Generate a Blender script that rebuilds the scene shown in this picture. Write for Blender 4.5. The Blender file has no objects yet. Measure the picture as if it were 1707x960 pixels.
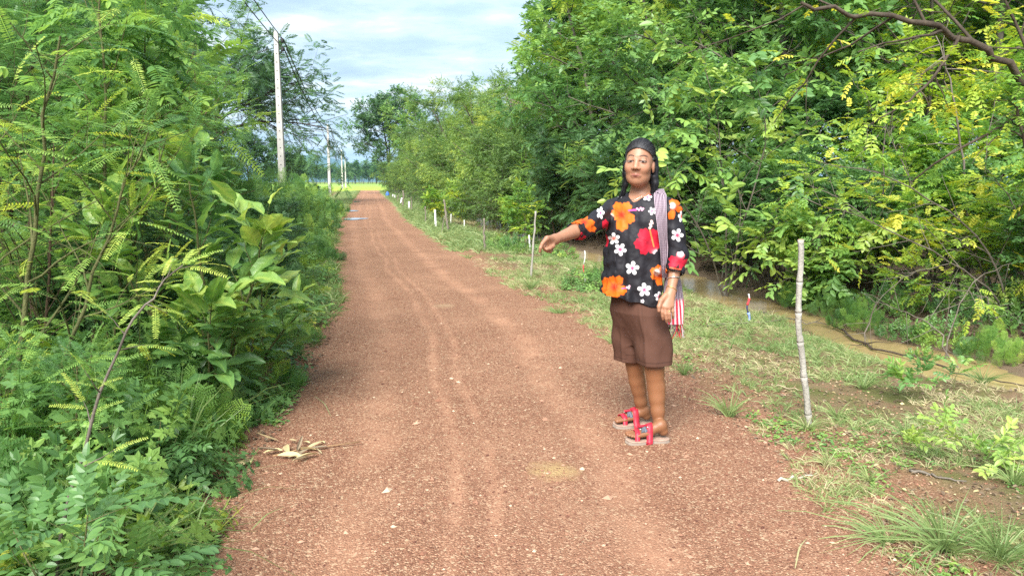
import bpy, math, random, time
import numpy as np
from mathutils import Vector, Matrix

T0 = time.time()
S = bpy.context.scene
C = S.collection

# ------------------------------------------------------------------ camera
CAM_H = 1.36
PITCH = math.atan((480 - 303) / 1233.0)
cam_data = bpy.data.cameras.new("camera")
cam_data.sensor_width = 36.0
cam_data.lens = 36.0 * 1233.0 / 1707.0
cam_data.clip_start = 0.05
cam_data.clip_end = 12000.0
camera = bpy.data.objects.new("camera", cam_data)
C.objects.link(camera)
camera.location = (0, 0, CAM_H)
camera.rotation_euler = (math.pi / 2 - PITCH, 0, 0)
S.camera = camera

# ------------------------------------------------------------------ world, sun, exposure
SUN_EL, SUN_AZ = math.radians(44), math.radians(-163)      # azimuth from +Y, clockwise seen from above
world = bpy.data.worlds.new("World")
S.world = world
world.use_nodes = True
wn = world.node_tree
wn.nodes.clear()
def wnode(t, **kw):
    n = wn.nodes.new(t)
    for k, v in kw.items():
        setattr(n, k, v)
    return n
w_out = wnode('ShaderNodeOutputWorld')
w_bg = wnode('ShaderNodeBackground')
w_bg.inputs['Strength'].default_value = 0.1
sky = wnode('ShaderNodeTexSky', sky_type='NISHITA', sun_disc=False)
sky.sun_elevation = SUN_EL
sky.sun_rotation = SUN_AZ
sky.air_density = 1.2
sky.dust_density = 1.5
tc = wnode('ShaderNodeTexCoord')
sep = wnode('ShaderNodeSeparateXYZ')
wn.links.new(tc.outputs['Generated'], sep.inputs[0])
def wmath(op, a, b=None, clamp=False):
    n = wnode('ShaderNodeMath', operation=op)
    n.use_clamp = clamp
    for i, v in enumerate((a, b)):
        if v is None:
            continue
        if isinstance(v, (int, float)):
            n.inputs[i].default_value = v
        else:
            wn.links.new(v, n.inputs[i])
    return n.outputs[0]
zc = wmath('MAXIMUM', sep.outputs['Z'], 0.0)
den = wmath('ADD', zc, 0.10)
cx = wmath('DIVIDE', sep.outputs['X'], den)
cy = wmath('DIVIDE', sep.outputs['Y'], den)
comb = wnode('ShaderNodeCombineXYZ')
wn.links.new(cx, comb.inputs[0]); wn.links.new(cy, comb.inputs[1])
mp = wnode('ShaderNodeMapping')
mp.inputs['Scale'].default_value = (0.75, 0.9, 1.0)
mp.inputs['Location'].default_value = (3.1, 1.7, 0)
wn.links.new(comb.outputs[0], mp.inputs[0])
def wnoise(scale, detail, rough, dist=0.0):
    n = wnode('ShaderNodeTexNoise')
    n.inputs['Scale'].default_value = scale
    n.inputs['Detail'].default_value = detail
    n.inputs['Roughness'].default_value = rough
    n.inputs['Distortion'].default_value = dist
    wn.links.new(mp.outputs[0], n.inputs['Vector'])
    return n.outputs['Fac']
def wramp(fac, stops):
    r = wnode('ShaderNodeValToRGB')
    el = r.color_ramp.elements
    while len(el) < len(stops):
        el.new(0.5)
    for e, (p, c) in zip(el, stops):
        e.position = p
        e.color = (*c, 1)
    wn.links.new(fac, r.inputs[0])
    return r.outputs[0]
big = wnoise(1.3, 5, 0.55, 0.4)
fine = wnoise(4.2, 6, 0.6, 0.3)
mixn = wmath('ADD', wmath('MULTIPLY', big, 0.62), wmath('MULTIPLY', fine, 0.38))
cloud = wramp(mixn, [(0.36, (0.40, 0.53, 0.70)), (0.46, (0.50, 0.64, 0.79)), (0.55, (0.68, 0.80, 0.91)), (0.64, (0.98, 1.0, 1.0))])
cscale = wnode('ShaderNodeVectorMath', operation='SCALE')
wn.links.new(cloud, cscale.inputs[0])
cscale.inputs['Scale'].default_value = 3.5
cover = wramp(wnoise(0.8, 3, 0.5), [(0.25, (0.82,) * 3), (0.6, (0.97,) * 3)])
wmix = wnode('ShaderNodeMix', data_type='RGBA')
wn.links.new(cover, wmix.inputs['Factor'])
wn.links.new(sky.outputs[0], wmix.inputs['A'])
wn.links.new(cscale.outputs[0], wmix.inputs['B'])
wn.links.new(wmix.outputs['Result'], w_bg.inputs['Color'])
wn.links.new(w_bg.outputs[0], w_out.inputs['Surface'])

sun_data = bpy.data.lights.new("sun", 'SUN')
sun_data.energy = 3.0
sun_data.angle = math.radians(38)
sun_data.color = (1.0, 0.965, 0.92)
sun = bpy.data.objects.new("sun", sun_data)
C.objects.link(sun)
_sd = Vector((math.sin(SUN_AZ) * math.cos(SUN_EL), math.cos(SUN_AZ) * math.cos(SUN_EL), math.sin(SUN_EL)))
sun.rotation_euler = _sd.to_track_quat('Z', 'Y').to_euler()

S.view_settings.view_transform = 'Standard'
S.view_settings.look = 'None'
S.view_settings.exposure = 1.9
S.view_settings.gamma = 1.0
S.render.engine = 'CYCLES'
S.cycles.use_denoising = False
S.cycles.max_bounces = 10
S.cycles.diffuse_bounces = 8
S.cycles.glossy_bounces = 2
S.cycles.transmission_bounces = 7
S.cycles.transparent_max_bounces = 8
S.cycles.caustics_reflective = False
S.cycles.caustics_refractive = False

# ------------------------------------------------------------------ helpers
CP, SP = math.cos(PITCH), math.sin(PITCH)
def ground_at(px, py, z=0.0):
    """world point at height z seen at photograph pixel px, py"""
    a = (px - 853.5) / 1233.0
    b = -(py - 480) / 1233.0
    t = (z - CAM_H) / (b * CP - SP)
    return Vector((a * t, (CP + b * SP) * t, z))
def at_depth(px, py, y):
    """world point at distance y ahead seen at photograph pixel px, py"""
    a = (px - 853.5) / 1233.0
    b = -(py - 480) / 1233.0
    t = y / (CP + b * SP)
    return Vector((a * t, y, CAM_H + (b * CP - SP) * t))

def tag(o, label=None, cat=None, group=None, kind=None):
    if label: o['label'] = label
    if cat: o['category'] = cat
    if group: o['group'] = group
    if kind: o['kind'] = kind
    return o
def empty(name, loc, label=None, cat=None, group=None, rz=0.0):
    o = bpy.data.objects.new(name, None)
    C.objects.link(o)
    o.empty_display_size = 0.1
    o.location = loc
    o.rotation_euler = (0, 0, rz)
    return tag(o, label, cat, group)
def np_mesh(name, V, F, mats=None, attrs=None, smooth=False, midx=None):
    """V (n,3); F (m,k) array or list of such arrays"""
    V = np.asarray(V, dtype=np.float32).reshape(-1, 3)
    Fs = F if isinstance(F, list) else [F]
    Fs = [np.asarray(f, dtype=np.int32) for f in Fs if len(f)]
    me = bpy.data.meshes.new(name)
    me.vertices.add(len(V))
    me.vertices.foreach_set('co', V.ravel())
    loops = np.concatenate([f.ravel() for f in Fs])
    tot = np.concatenate([np.full(len(f), f.shape[1], dtype=np.int32) for f in Fs])
    start = np.concatenate([[0], np.cumsum(tot)[:-1]]).astype(np.int32)
    me.loops.add(len(loops))
    me.loops.foreach_set('vertex_index', loops)
    me.polygons.add(len(tot))
    me.polygons.foreach_set('loop_start', start)
    me.polygons.foreach_set('loop_total', tot)
    if midx is not None:
        me.polygons.foreach_set('material_index', np.asarray(midx, dtype=np.int32))
    me.update(calc_edges=True)
    me.polygons.foreach_set('use_smooth', np.full(len(tot), smooth, dtype=bool))
    for m in (mats if isinstance(mats, (list, tuple)) else [mats]):
        if m: me.materials.append(m)
    for k, a in (attrs or {}).items():
        a = np.asarray(a, dtype=np.float32)
        if a.ndim == 1:
            at = me.attributes.new(k, 'FLOAT', 'POINT')
            at.data.foreach_set('value', a)
        else:
            if a.shape[1] == 3:
                a = np.concatenate([a, np.ones((len(a), 1), np.float32)], 1)
            at = me.attributes.new(k, 'FLOAT_COLOR', 'POINT')
            at.data.foreach_set('color', a.ravel())
    return me
def add(name, me, parent=None, loc=None, kind=None):
    o = bpy.data.objects.new(name, me)
    C.objects.link(o)
    if parent is not None: o.parent = parent
    if loc is not None: o.location = loc
    if kind: o['kind'] = kind
    return o
def join(parts):
    """[(V,F,...attr arrays)] with equal face sizes -> one"""
    Vs, Fs, At, n = [], [], [], 0
    for p in parts:
        Vs.append(p[0]); Fs.append(np.asarray(p[1]) + n); n += len(p[0])
        At.append(p[2] if len(p) > 2 else np.zeros(len(p[0])))
    return np.concatenate(Vs), np.concatenate(Fs), np.concatenate(At)
def tube(pts, rad, n=6, cap=True):
    """quads tube along a polyline"""
    P = np.asarray(pts, float); R = np.broadcast_to(np.asarray(rad, float), (len(P),))
    T = np.gradient(P, axis=0)
    T /= np.linalg.norm(T, axis=1)[:, None] + 1e-9
    ref = np.array([0, 0, 1.0]) if abs(T[:, 2]).mean() < 0.8 else np.array([1.0, 0, 0])
    A = np.cross(T, ref); A /= np.linalg.norm(A, axis=1)[:, None] + 1e-9
    B = np.cross(T, A)
    th = np.arange(n) * 2 * math.pi / n
    V = P[:, None] + R[:, None, None] * (A[:, None] * np.cos(th)[None, :, None] + B[:, None] * np.sin(th)[None, :, None])
    V = V.reshape(-1, 3)
    i = np.arange(len(P) - 1)[:, None] * n; j = np.arange(n)[None]; k = (j + 1) % n
    F = np.stack([i + j, i + k, i + n + k, i + n + j], -1).reshape(-1, 4)
    if cap:
        V = np.concatenate([V, P[:1], P[-1:]])
        a = len(V) - 2; b = len(V) - 1; L = (len(P) - 1) * n
        e = []
        for q in range(0, n - n % 2, 2):
            e.append([a, (q + 2) % n, (q + 1) % n, q]); e.append([b, L + q, L + (q + 1) % n, L + (q + 2) % n])
        F = np.concatenate([F, np.array(e)])
    return V, F
def vnoise(p, scale, seed=0):
    """smooth value noise of points p (n,k) in 0..1"""
    p = np.asarray(p, float) * scale + 1000.0 + seed * 17.3
    i = np.floor(p).astype(np.int64); f = p - i; f = f * f * (3 - 2 * f)
    k = p.shape[1]; out = 0
    primes = [73856093, 19349663, 83492791]
    for c in range(2 ** k):
        w = 1.0; h = np.zeros(len(p), np.int64) + seed * 7919
        for a in range(k):
            b = (c >> a) & 1
            w = w * (f[:, a] if b else 1 - f[:, a]); h = h ^ ((i[:, a] + b) * primes[a])
        h = (h ^ (h >> 13)) * 1274126177 & 0x7fffffff
        h = (h ^ (h >> 11)) * 668265263 & 0x7fffffff
        out = out + w * ((h >> 7) & 0xffff) / 65535.0
    return out
def fbm(p, scale, seed=0, oct=3):
    a, s, t = 0.5, 0, 0
    for o in range(oct):
        s = s + a * vnoise(p, scale * 2 ** o, seed + o); t += a; a *= 0.5
    return s / t

# ------------------------------------------------------------------ materials
class Mat:
    def __init__(s, name):
        s.m = bpy.data.materials.new(name); s.m.use_nodes = True
        s.t = s.m.node_tree; s.t.nodes.clear()
        s.out = s.n('ShaderNodeOutputMaterial')
    def n(s, t, **kw):
        x = s.t.nodes.new(t)
        for k, v in kw.items(): setattr(x, k, v)
        return x
    def set(s, sock, v):
        if isinstance(v, bpy.types.NodeSocket): s.t.links.new(v, sock)
        elif isinstance(v, (tuple, list)) and len(v) == 3 and sock.type == 'RGBA': sock.default_value = (*v, 1)
        else: sock.default_value = v
    def attr(s, name, out='Fac'):
        return s.n('ShaderNodeAttribute', attribute_name=name).outputs[out]
    def coord(s, scale=(1, 1, 1), out='Object'):
        c = s.n('ShaderNodeTexCoord').outputs[out]
        m = s.n('ShaderNodeMapping'); m.inputs['Scale'].default_value = scale
        s.t.links.new(c, m.inputs[0]); return m.outputs[0]
    def pos(s):
        return s.n('ShaderNodeNewGeometry').outputs['Position']
    def noise(s, vec, scale, detail=4, rough=0.55, out='Fac'):
        x = s.n('ShaderNodeTexNoise'); s.set(x.inputs['Vector'], vec)
        x.inputs['Scale'].default_value = scale; x.inputs['Detail'].default_value = detail; x.inputs['Roughness'].default_value = rough
        return x.outputs[out]
    def voronoi(s, vec, scale, out='Distance', feature='F1', rnd=1.0):
        x = s.n('ShaderNodeTexVoronoi', feature=feature); s.set(x.inputs['Vector'], vec)
        x.inputs['Scale'].default_value = scale; x.inputs['Randomness'].default_value = rnd
        return x.outputs[out]
    def math(s, op, a, b=0.0, c=None, clamp=False):
        x = s.n('ShaderNodeMath', operation=op); x.use_clamp = clamp
        s.set(x.inputs[0], a); s.set(x.inputs[1], b)
        if c is not None: s.set(x.inputs[2], c)
        return x.outputs[0]
    def ramp(s, fac, stops, mode='LINEAR'):
        r = s.n('ShaderNodeValToRGB'); el = r.color_ramp.elements; r.color_ramp.interpolation = mode
        while len(el) < len(stops): el.new(0.5)
        for e, (p, c) in zip(el, stops):
            e.position = p; e.color = (*c, 1) if not isinstance(c, (int, float)) else (c, c, c, 1)
        s.set(r.inputs[0], fac); return r.outputs[0]
    def mix(s, f, a, b, blend='MIX'):
        x = s.n('ShaderNodeMix', data_type='RGBA', blend_type=blend)
        s.set(x.inputs['Factor'], f); s.set(x.inputs['A'], a); s.set(x.inputs['B'], b)
        return x.outputs['Result']
    def bump(s, h, strength=0.5, dist=0.01):
        b = s.n('ShaderNodeBump'); s.set(b.inputs['Height'], h)
        b.inputs['Strength'].default_value = strength; b.inputs['Distance'].default_value = dist
        return b.outputs[0]
    def principled(s, col, rough=0.6, spec=0.3, normal=None, metal=0.0, sss=0.0):
        p = s.n('ShaderNodeBsdfPrincipled')
        s.set(p.inputs['Base Color'], col); s.set(p.inputs['Roughness'], rough)
        p.inputs['Specular IOR Level'].default_value = spec; p.inputs['Metallic'].default_value = metal
        if sss:
            p.inputs['Subsurface Weight'].default_value = sss
            p.inputs['Subsurface Radius'].default_value = (1, 0.35, 0.2); p.inputs['Subsurface Scale'].default_value = 0.004
        if normal is not None: s.set(p.inputs['Normal'], normal)
        return p.outputs[0]
    def done(s, sh, disp=None):
        s.t.links.new(sh, s.out.inputs['Surface']); return s.m

def simple_mat(name, col, rough=0.6, spec=0.3, var=0.15, vscale=20, bumps=0.0):
    m = Mat(name); v = m.coord()
    n = m.noise(v, vscale, 5)
    c = m.mix(m.ramp(n, [(0.3, 0.0), (0.7, 1.0)]), tuple(x * (1 - var) for x in col), tuple(min(1, x * (1 + var)) for x in col))
    return m.done(m.principled(c, rough, spec, m.bump(n, bumps, 0.01) if bumps else None))

def leaf_mat(name, stops, trans=0.35, rough=0.42, spec=0.35, rnd=0.25):
    """leaf colour runs with the stored per-leaf tint, plus a little per object"""
    m = Mat(name)
    t = m.attr('tint')
    oi = m.n('ShaderNodeObjectInfo').outputs['Random']
    f = m.math('ADD', t, m.math('MULTIPLY', m.math('SUBTRACT', oi, 0.5), rnd), clamp=True)
    col = m.ramp(f, stops)
    p = m.principled(col, rough, spec)
    tr = m.n('ShaderNodeBsdfTranslucent')
    hs = m.n('ShaderNodeHueSaturation'); hs.inputs['Hue'].default_value = 0.485
    hs.inputs['Saturation'].default_value = 1.1; hs.inputs['Value'].default_value = 1.5
    m.set(hs.inputs['Color'], col); m.t.links.new(hs.outputs[0], tr.inputs[0])
    mx = m.n('ShaderNodeMixShader'); mx.inputs[0].default_value = trans
    m.t.links.new(p, mx.inputs[1]); m.t.links.new(tr.outputs[0], mx.inputs[2])
    return m.done(mx.outputs[0])

ML = {}
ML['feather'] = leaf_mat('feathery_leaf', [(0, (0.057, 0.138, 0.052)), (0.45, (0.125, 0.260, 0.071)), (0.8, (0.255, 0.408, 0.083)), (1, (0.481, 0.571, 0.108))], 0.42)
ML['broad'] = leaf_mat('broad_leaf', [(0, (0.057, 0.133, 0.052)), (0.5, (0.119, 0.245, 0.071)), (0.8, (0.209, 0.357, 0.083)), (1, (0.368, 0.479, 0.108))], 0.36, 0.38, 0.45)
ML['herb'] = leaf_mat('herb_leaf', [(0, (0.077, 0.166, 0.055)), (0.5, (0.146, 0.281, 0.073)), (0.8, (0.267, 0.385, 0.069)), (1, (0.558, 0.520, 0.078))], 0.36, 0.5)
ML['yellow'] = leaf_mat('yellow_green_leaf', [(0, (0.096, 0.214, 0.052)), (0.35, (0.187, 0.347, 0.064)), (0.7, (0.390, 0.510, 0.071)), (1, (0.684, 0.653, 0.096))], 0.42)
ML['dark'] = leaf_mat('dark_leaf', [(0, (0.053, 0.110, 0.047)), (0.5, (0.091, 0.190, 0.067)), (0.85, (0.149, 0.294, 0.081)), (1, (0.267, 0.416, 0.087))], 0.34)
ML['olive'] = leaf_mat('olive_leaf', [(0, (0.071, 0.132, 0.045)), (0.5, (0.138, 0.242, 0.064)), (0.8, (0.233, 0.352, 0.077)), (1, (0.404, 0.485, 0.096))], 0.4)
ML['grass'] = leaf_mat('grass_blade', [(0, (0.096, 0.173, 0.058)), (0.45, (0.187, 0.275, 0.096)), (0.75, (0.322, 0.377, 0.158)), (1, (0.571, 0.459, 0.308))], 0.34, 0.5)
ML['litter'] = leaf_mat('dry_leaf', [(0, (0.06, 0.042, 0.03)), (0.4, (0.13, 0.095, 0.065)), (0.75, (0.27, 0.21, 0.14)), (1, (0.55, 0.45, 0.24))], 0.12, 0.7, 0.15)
def bark_mat(name, a, b, scale=9):
    m = Mat(name); v = m.coord((1, 1, 0.3))
    n = m.noise(v, scale, 6, 0.65); n2 = m.noise(m.coord(), scale * 5, 4)
    c = m.mix(m.ramp(n, [(0.3, 0.0), (0.68, 1.0)]), a, b)
    c = m.mix(m.math('MULTIPLY', n2, 0.5), c, tuple(x * 0.5 for x in a))
    return m.done(m.principled(c, 0.85, 0.15, m.bump(m.math('ADD', n, m.math('MULTIPLY', n2, 0.4)), 0.8, 0.02)))
MB_GREY = bark_mat('grey_bark', (0.09, 0.075, 0.06), (0.24, 0.21, 0.17))
MB_DARK = bark_mat('dark_bark', (0.04, 0.03, 0.022), (0.12, 0.095, 0.07))
MB_GREEN = bark_mat('green_stem', (0.08, 0.09, 0.035), (0.17, 0.17, 0.07), 30)
MB_RED = bark_mat('brown_stem', (0.07, 0.045, 0.03), (0.18, 0.12, 0.08), 30)
# ------------------------------------------------------------------ terrain, road, water
_ly = [-4, 0, 2.4, 3.4, 4.9, 6, 8.5, 11.5, 17.5, 27, 63, 107, 125]
_lx = [-1.0, -1.15, -1.22, -1.36, -1.55, -1.68, -2.1, -2.85, -4.3, -6.4, -13.4, -22, -25.5]
_ry = [-4, 0, 3.7, 4.9, 6.7, 8.5, 11.9, 17.5, 25, 46, 90, 107, 125]
_rx = [1.5, 1.42, 1.4, 1.13, 0.85, 0.36, -0.52, -1.7, -3.35, -7.2, -15.6, -18.6, -22]
def xl(y): return np.interp(y, _ly, _lx)
def xr(y): return np.interp(y, _ry, _rx)
_st = np.array([(4.1, 2.0), (3.95, 4.2), (3.75, 5.4), (3.5, 6.5), (3.05, 8.2), (2.8, 10.7), (1.8, 14), (0.95, 17), (-0.5, 24), (-1.2, 29), (-3.4, 40)])
def stream_x(y): return np.interp(y, _st[:, 1], _st[:, 0]) + .10 * np.sin(np.asarray(y) * 1.7) + .05 * np.sin(np.asarray(y) * 4.1)
def stream_w(y): return np.interp(y, [2, 5, 8, 11, 14, 20, 25, 30, 34], [0.40, 0.40, 0.44, 0.50, 0.5, 0.7, 1.6, 1.1, 0.2]) * (1 + .28 * np.sin(np.asarray(y) * 2.3) * (np.asarray(y) < 20))
def terrain(x, y):
    x = np.asarray(x, float); y = np.asarray(y, float)
    ur = x - xr(y); ul = xl(y) - x
    z = np.zeros_like(x + y)
    sx = stream_x(y); w = stream_w(y)
    bank = np.clip(ur / np.maximum(sx - xr(y), 0.3), 0, 1)
    z = z - 0.10 * bank * bank * (ur > 0)
    near = np.clip((36 - y) / 4, 0, 1)
    z = z - 0.13 * np.exp(-((x - sx) / (w * 1.15)) ** 2 * 1.2) * (ur > 0) * near
    z = z + 0.22 * np.clip((x - sx - w) / 1.6, 0, 1) * near
    z = z - 0.12 * np.clip(ul / 1.2, 0, 1)
    p = np.stack([x.ravel(), y.ravel()], 1)
    n = (fbm(p, 3.0, 5, 4).reshape(z.shape) - 0.5)
    inside = (ur < -0.25) & (ul < -0.25)
    wob = np.exp(-((x - sx) / .9) ** 2) * near
    amp = 0.05 * wob * (ur > .3) + np.clip(0.028 + 0.03 * np.clip(np.maximum(ur, ul), 0, 1.5), 0, 0.08)
    z = z + n * amp
    z = z - 0.02 * (fbm(p, 0.7, 9, 2).reshape(z.shape))
    z = np.where(inside, z - 0.05, z)
    return z
def th(x, y): return float(terrain(np.array([x]), np.array([y]))[0])

def grid_mesh(Y, Tc, cfun, zfun):
    YY, TT = np.meshgrid(Y, Tc, indexing='ij')
    XX = cfun(YY) + TT if cfun else TT
    ZZ = zfun(XX, YY)
    V = np.stack([XX, YY, ZZ], -1).reshape(-1, 3)
    a, b = YY.shape
    i = np.arange(a - 1)[:, None] * b; j = np.arange(b - 1)[None]
    F = np.stack([i + j, i + j + 1, i + b + j + 1, i + b + j], -1).reshape(-1, 4)
    return V, F
ys = [-6.0]
while ys[-1] < 9000:
    y = ys[-1]
    ys.append(y + (0.05 if 1.5 < y < 8 else max(0.05, (y - 5) * 0.016) if y >= 8 else 0.5 if y < 1 else 0.1))
ys = np.array(ys)
tpos = [0.0]
while tpos[-1] < 9000:
    t = tpos[-1]; tpos.append(t + (0.06 if t < 6 else (t - 5) * 0.12 + 0.0))
tneg = [0.0]
while tneg[-1] < 9000:
    t = tneg[-1]; tneg.append(t + (0.07 if t < 2.5 else (t - 2) * 0.15))
tt = np.array([-t for t in tneg[:0:-1]] + tpos)
cfun = lambda y: (xl(y) + xr(y)) / 2

def earth(m, v):
    """gravelly red laterite colour shared by road and verge"""
    n1 = m.noise(v, 1.3, 5, 0.6); n2 = m.noise(v, 9, 5, 0.6)
    col = m.mix(m.ramp(n1, [(0.32, 0.0), (0.7, 1.0)]), (0.233, 0.112, 0.067), (0.317, 0.165, 0.101))
    col = m.mix(m.math('MULTIPLY', m.ramp(n2, [(0.35, 0.0), (0.75, 1.0)]), 0.5), col, (0.180, 0.085, 0.051))
    # grit: two sizes of stones
    vc = m.voronoi(v, 150, 'Color'); vd = m.voronoi(v, 150)
    vc2 = m.voronoi(v, 85, 'Color')
    sep = m.n('ShaderNodeSeparateColor'); m.set(sep.inputs[0], vc)
    sep2 = m.n('ShaderNodeSeparateColor'); m.set(sep2.inputs[0], vc2)
    col = m.mix(m.ramp(sep.outputs[0], [(0.0, 0.55), (0.45, 0.0)]), col, (0.092, 0.041, 0.025))
    col = m.mix(m.ramp(sep.outputs[1], [(0.74, 0.0), (0.92, 0.75)]), col, (0.479, 0.307, 0.197))
    col = m.mix(m.ramp(sep2.outputs[0], [(0.93, 0.0), (0.97, 0.6)]), col, (0.510, 0.386, 0.246))
    h = m.math('ADD', m.math('MULTIPLY', sep.outputs[0], 0.6), m.math('MULTIPLY', m.math('SUBTRACT', 1.0, m.math('MULTIPLY', vd, 1.6)), 0.7))
    return col, h
def road_material():
    m = Mat('laterite_gravel'); v = m.pos()
    col, h = earth(m, v)
    # smoother packed wheel tracks along the road (stored lateral coordinate)
    lat = m.attr('lat'); wob = m.noise(v, 0.35, 3)
    l2 = m.math('ADD', lat, m.math('MULTIPLY', m.math('SUBTRACT', wob, 0.5), 0.35))
    def band(c, w):
        d = m.math('ABSOLUTE', m.math('SUBTRACT', l2, c))
        return m.ramp(m.math('DIVIDE', d, w), [(0.25, 1.0), (1.0, 0.0)])
    tr = m.math('MAXIMUM', m.math('MAXIMUM', band(0.46, 0.16), m.math('MULTIPLY', band(-0.30, 0.055), 1.0)), m.math('MAXIMUM', m.math('MULTIPLY', band(-0.72, 0.18), .8), m.math('MULTIPLY', band(-0.13, 0.05), 0.9)))
    tr = m.math('MULTIPLY', tr, m.ramp(m.noise(v, 2.2, 4, 0.6), [(0.35, 0.15), (0.65, 1.0)]))
    pale = m.mix(m.noise(v, 25, 4), (0.325, 0.169, 0.103), (0.388, 0.218, 0.137))
    col = m.mix(m.math('MULTIPLY', tr, 0.5), col, pale)
    # far stretch weathers paler and smoother
    sepp = m.n('ShaderNodeSeparateXYZ'); m.set(sepp.inputs[0], v)
    patch = m.ramp(m.noise(v, 0.5, 5, 0.65), [(0.5, 0.0), (0.68, 0.55)])
    col = m.mix(patch, col, (0.364, 0.202, 0.125))
    # pale sandy spot beside the walker and scattered clay spots
    def spot(cx, cy, r, c, col):
        d = m.n('ShaderNodeVectorMath', operation='DISTANCE'); m.set(d.inputs[0], v); d.inputs[1].default_value = (cx, cy, 0.0)
        dd = m.math('ADD', d.outputs['Value'], m.math('MULTIPLY', m.math('SUBTRACT', m.noise(v, 14, 5), 0.5), 0.16))
        return m.mix(m.ramp(m.math('DIVIDE', dd, r), [(0.3, 0.85), (1.25, 0.0)]), col, c)
    g = ground_at(922, 788); col = spot(g.x, g.y, 0.145, (0.388, 0.267, 0.125), col)
    g = ground_at(740, 511); col = spot(g.x, g.y, 0.16, (0.355, 0.235, 0.141), col)
    big = m.noise(v, 14, 4)
    hh = m.math('ADD', h, m.math('MULTIPLY', big, 1.2))
    hh = m.math('MULTIPLY', hh, m.math('SUBTRACT', 1.0, m.math('MULTIPLY', tr, 0.6)))
    return m.done(m.principled(col, 0.92, 0.12, m.bump(hh, 0.9, 0.006)))
def ground_material():
    m = Mat('verge_soil'); v = m.pos()
    col, h = earth(m, v)
    u = m.attr('lat')          # metres beyond the road edge
    n = m.noise(v, 1.7, 5, 0.6)
    uu = m.math('ADD', u, m.math('MULTIPLY', m.math('SUBTRACT', n, 0.5), 1.3))
    soil = m.mix(m.noise(v, 6, 5), (0.144, 0.097, 0.054), (0.245, 0.169, 0.104))
    moss = m.mix(m.noise(v, 40, 4), (0.072, 0.094, 0.025), (0.151, 0.158, 0.054))
    lit = m.mix(m.noise(v, 60, 5, 0.7), (0.072, 0.050, 0.032), (0.245, 0.180, 0.122))
    soil = m.mix(m.ramp(m.noise(v, 2.6, 5, 0.65), [(0.42, 0.0), (0.62, 0.85)]), soil, moss)
    col = m.mix(m.ramp(uu, [(0.12, 0.0), (0.75, 1.0)]), col, soil)
    col = m.mix(m.ramp(m.attr('bank'), [(0.2, 0.0), (0.8, 0.95)]), col, lit)
    field = m.mix(m.noise(v, 0.02, 4), (0.115, 0.166, 0.029), (0.187, 0.230, 0.043))
    col = m.mix(m.attr('far'), col, field)
    return m.done(m.principled(col, 0.95, 0.1, m.bump(m.math('ADD', h, m.math('MULTIPLY', n, 2.0)), 0.8, 0.008)))
V, F = grid_mesh(ys, tt, cfun, terrain)
ur = V[:, 0] - xr(V[:, 1]); ul = xl(V[:, 1]) - V[:, 0]
lat = np.clip(np.maximum(ur, ul), -1, 3)
bank = np.clip((V[:, 0] - stream_x(V[:, 1]) - 0.1) / 0.5, 0, 1) * (V[:, 1] < 45)
bank = np.maximum(bank, np.clip((ul - 0.4) / 0.5, 0, 1) * (V[:, 1] < 30))
far = np.clip((V[:, 1] - 95) / 25, 0, 1)
ground = add('ground', np_mesh('ground', V, F, ground_material(), {'lat': lat, 'bank': bank, 'far': far}, True), kind='structure')
ground['label'] = 'reddish soil verge and flat land either side of the road'

ry = ys[(ys > -5.5) & (ys < 118)]
rt = np.linspace(-1.0, 1.0, 61)
YY, TT = np.meshgrid(ry, rt, indexing='ij')
hw = (xr(YY) - xl(YY)) / 2 + 0.28
XX = cfun(YY) + TT * hw
p2 = np.stack([XX.ravel(), YY.ravel()], 1)
lat = TT * hw
ZZ = 0.012 - 0.030 * np.abs(TT) ** 3 - 0.010 * np.exp(-((lat - 0.42) / 0.16) ** 2) - 0.010 * np.exp(-((lat + 0.72) / 0.16) ** 2) \
    + 0.016 * (fbm(p2, 1.6, 3, 4).reshape(XX.shape) - 0.5) + 0.006 * (fbm(p2, 12, 4, 2).reshape(XX.shape) - 0.5)
# shallow potholes that hold the puddles
PUD = [(585, 364, 0.62, 0.9), (580, 351, 0.5, 1.1), (590, 336, 0.45, 1.6)]
for (px, py, a, b) in PUD:
    g = ground_at(px, py)
    ZZ -= 0.07 * np.exp(-(((XX - g.x) / a) ** 2 + ((YY - g.y) / b) ** 2) * 0.8)
V = np.stack([XX, YY, ZZ], -1).reshape(-1, 3)
a, b = XX.shape
i = np.arange(a - 1)[:, None] * b; j = np.arange(b - 1)[None]
F = np.stack([i + j, i + j + 1, i + b + j + 1, i + b + j], -1).reshape(-1, 4)
road = add('road', np_mesh('road', V, F, road_material(), {'lat': lat.ravel()}, True), kind='structure')
road['label'] = 'straight red laterite gravel road with faint wheel tracks'
def road_z(x, y):
    return 0.005

def water_mat(name, col, rough=0.06, spec=0.5):
    m = Mat(name); v = m.pos()
    c = m.mix(m.ramp(m.noise(v, 2.2, 5, 0.65), [(0.35, 0.0), (0.65, 1.0)]), tuple(x * 0.62 for x in col), col)
    return m.done(m.principled(c, rough, spec, m.bump(m.noise(v, 7, 3), 0.08, 0.01)))
M_MUD = water_mat('muddy_water', (0.38, 0.28, 0.13), 0.2, 0.25)
M_PUD = water_mat('puddle_water', (0.20, 0.15, 0.10), 0.02, 1.0)
sy = np.linspace(2.0, 34, 160)
SV = []
for y in sy:
    w = stream_w(y) * 1.25
    for t in np.linspace(-1, 1, 7): SV.append((stream_x(y) + t * w, y, -0.172))
i = np.arange(len(sy) - 1)[:, None] * 7; j = np.arange(6)[None]
F = np.stack([i + j, i + j + 1, i + 8 + j, i + 7 + j], -1).reshape(-1, 4)
add('muddy_stream', np_mesh('muddy_stream', np.array(SV), F, M_MUD, None, True), kind='structure')['label'] = 'shallow yellow brown water trickling between verge and thicket'
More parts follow.
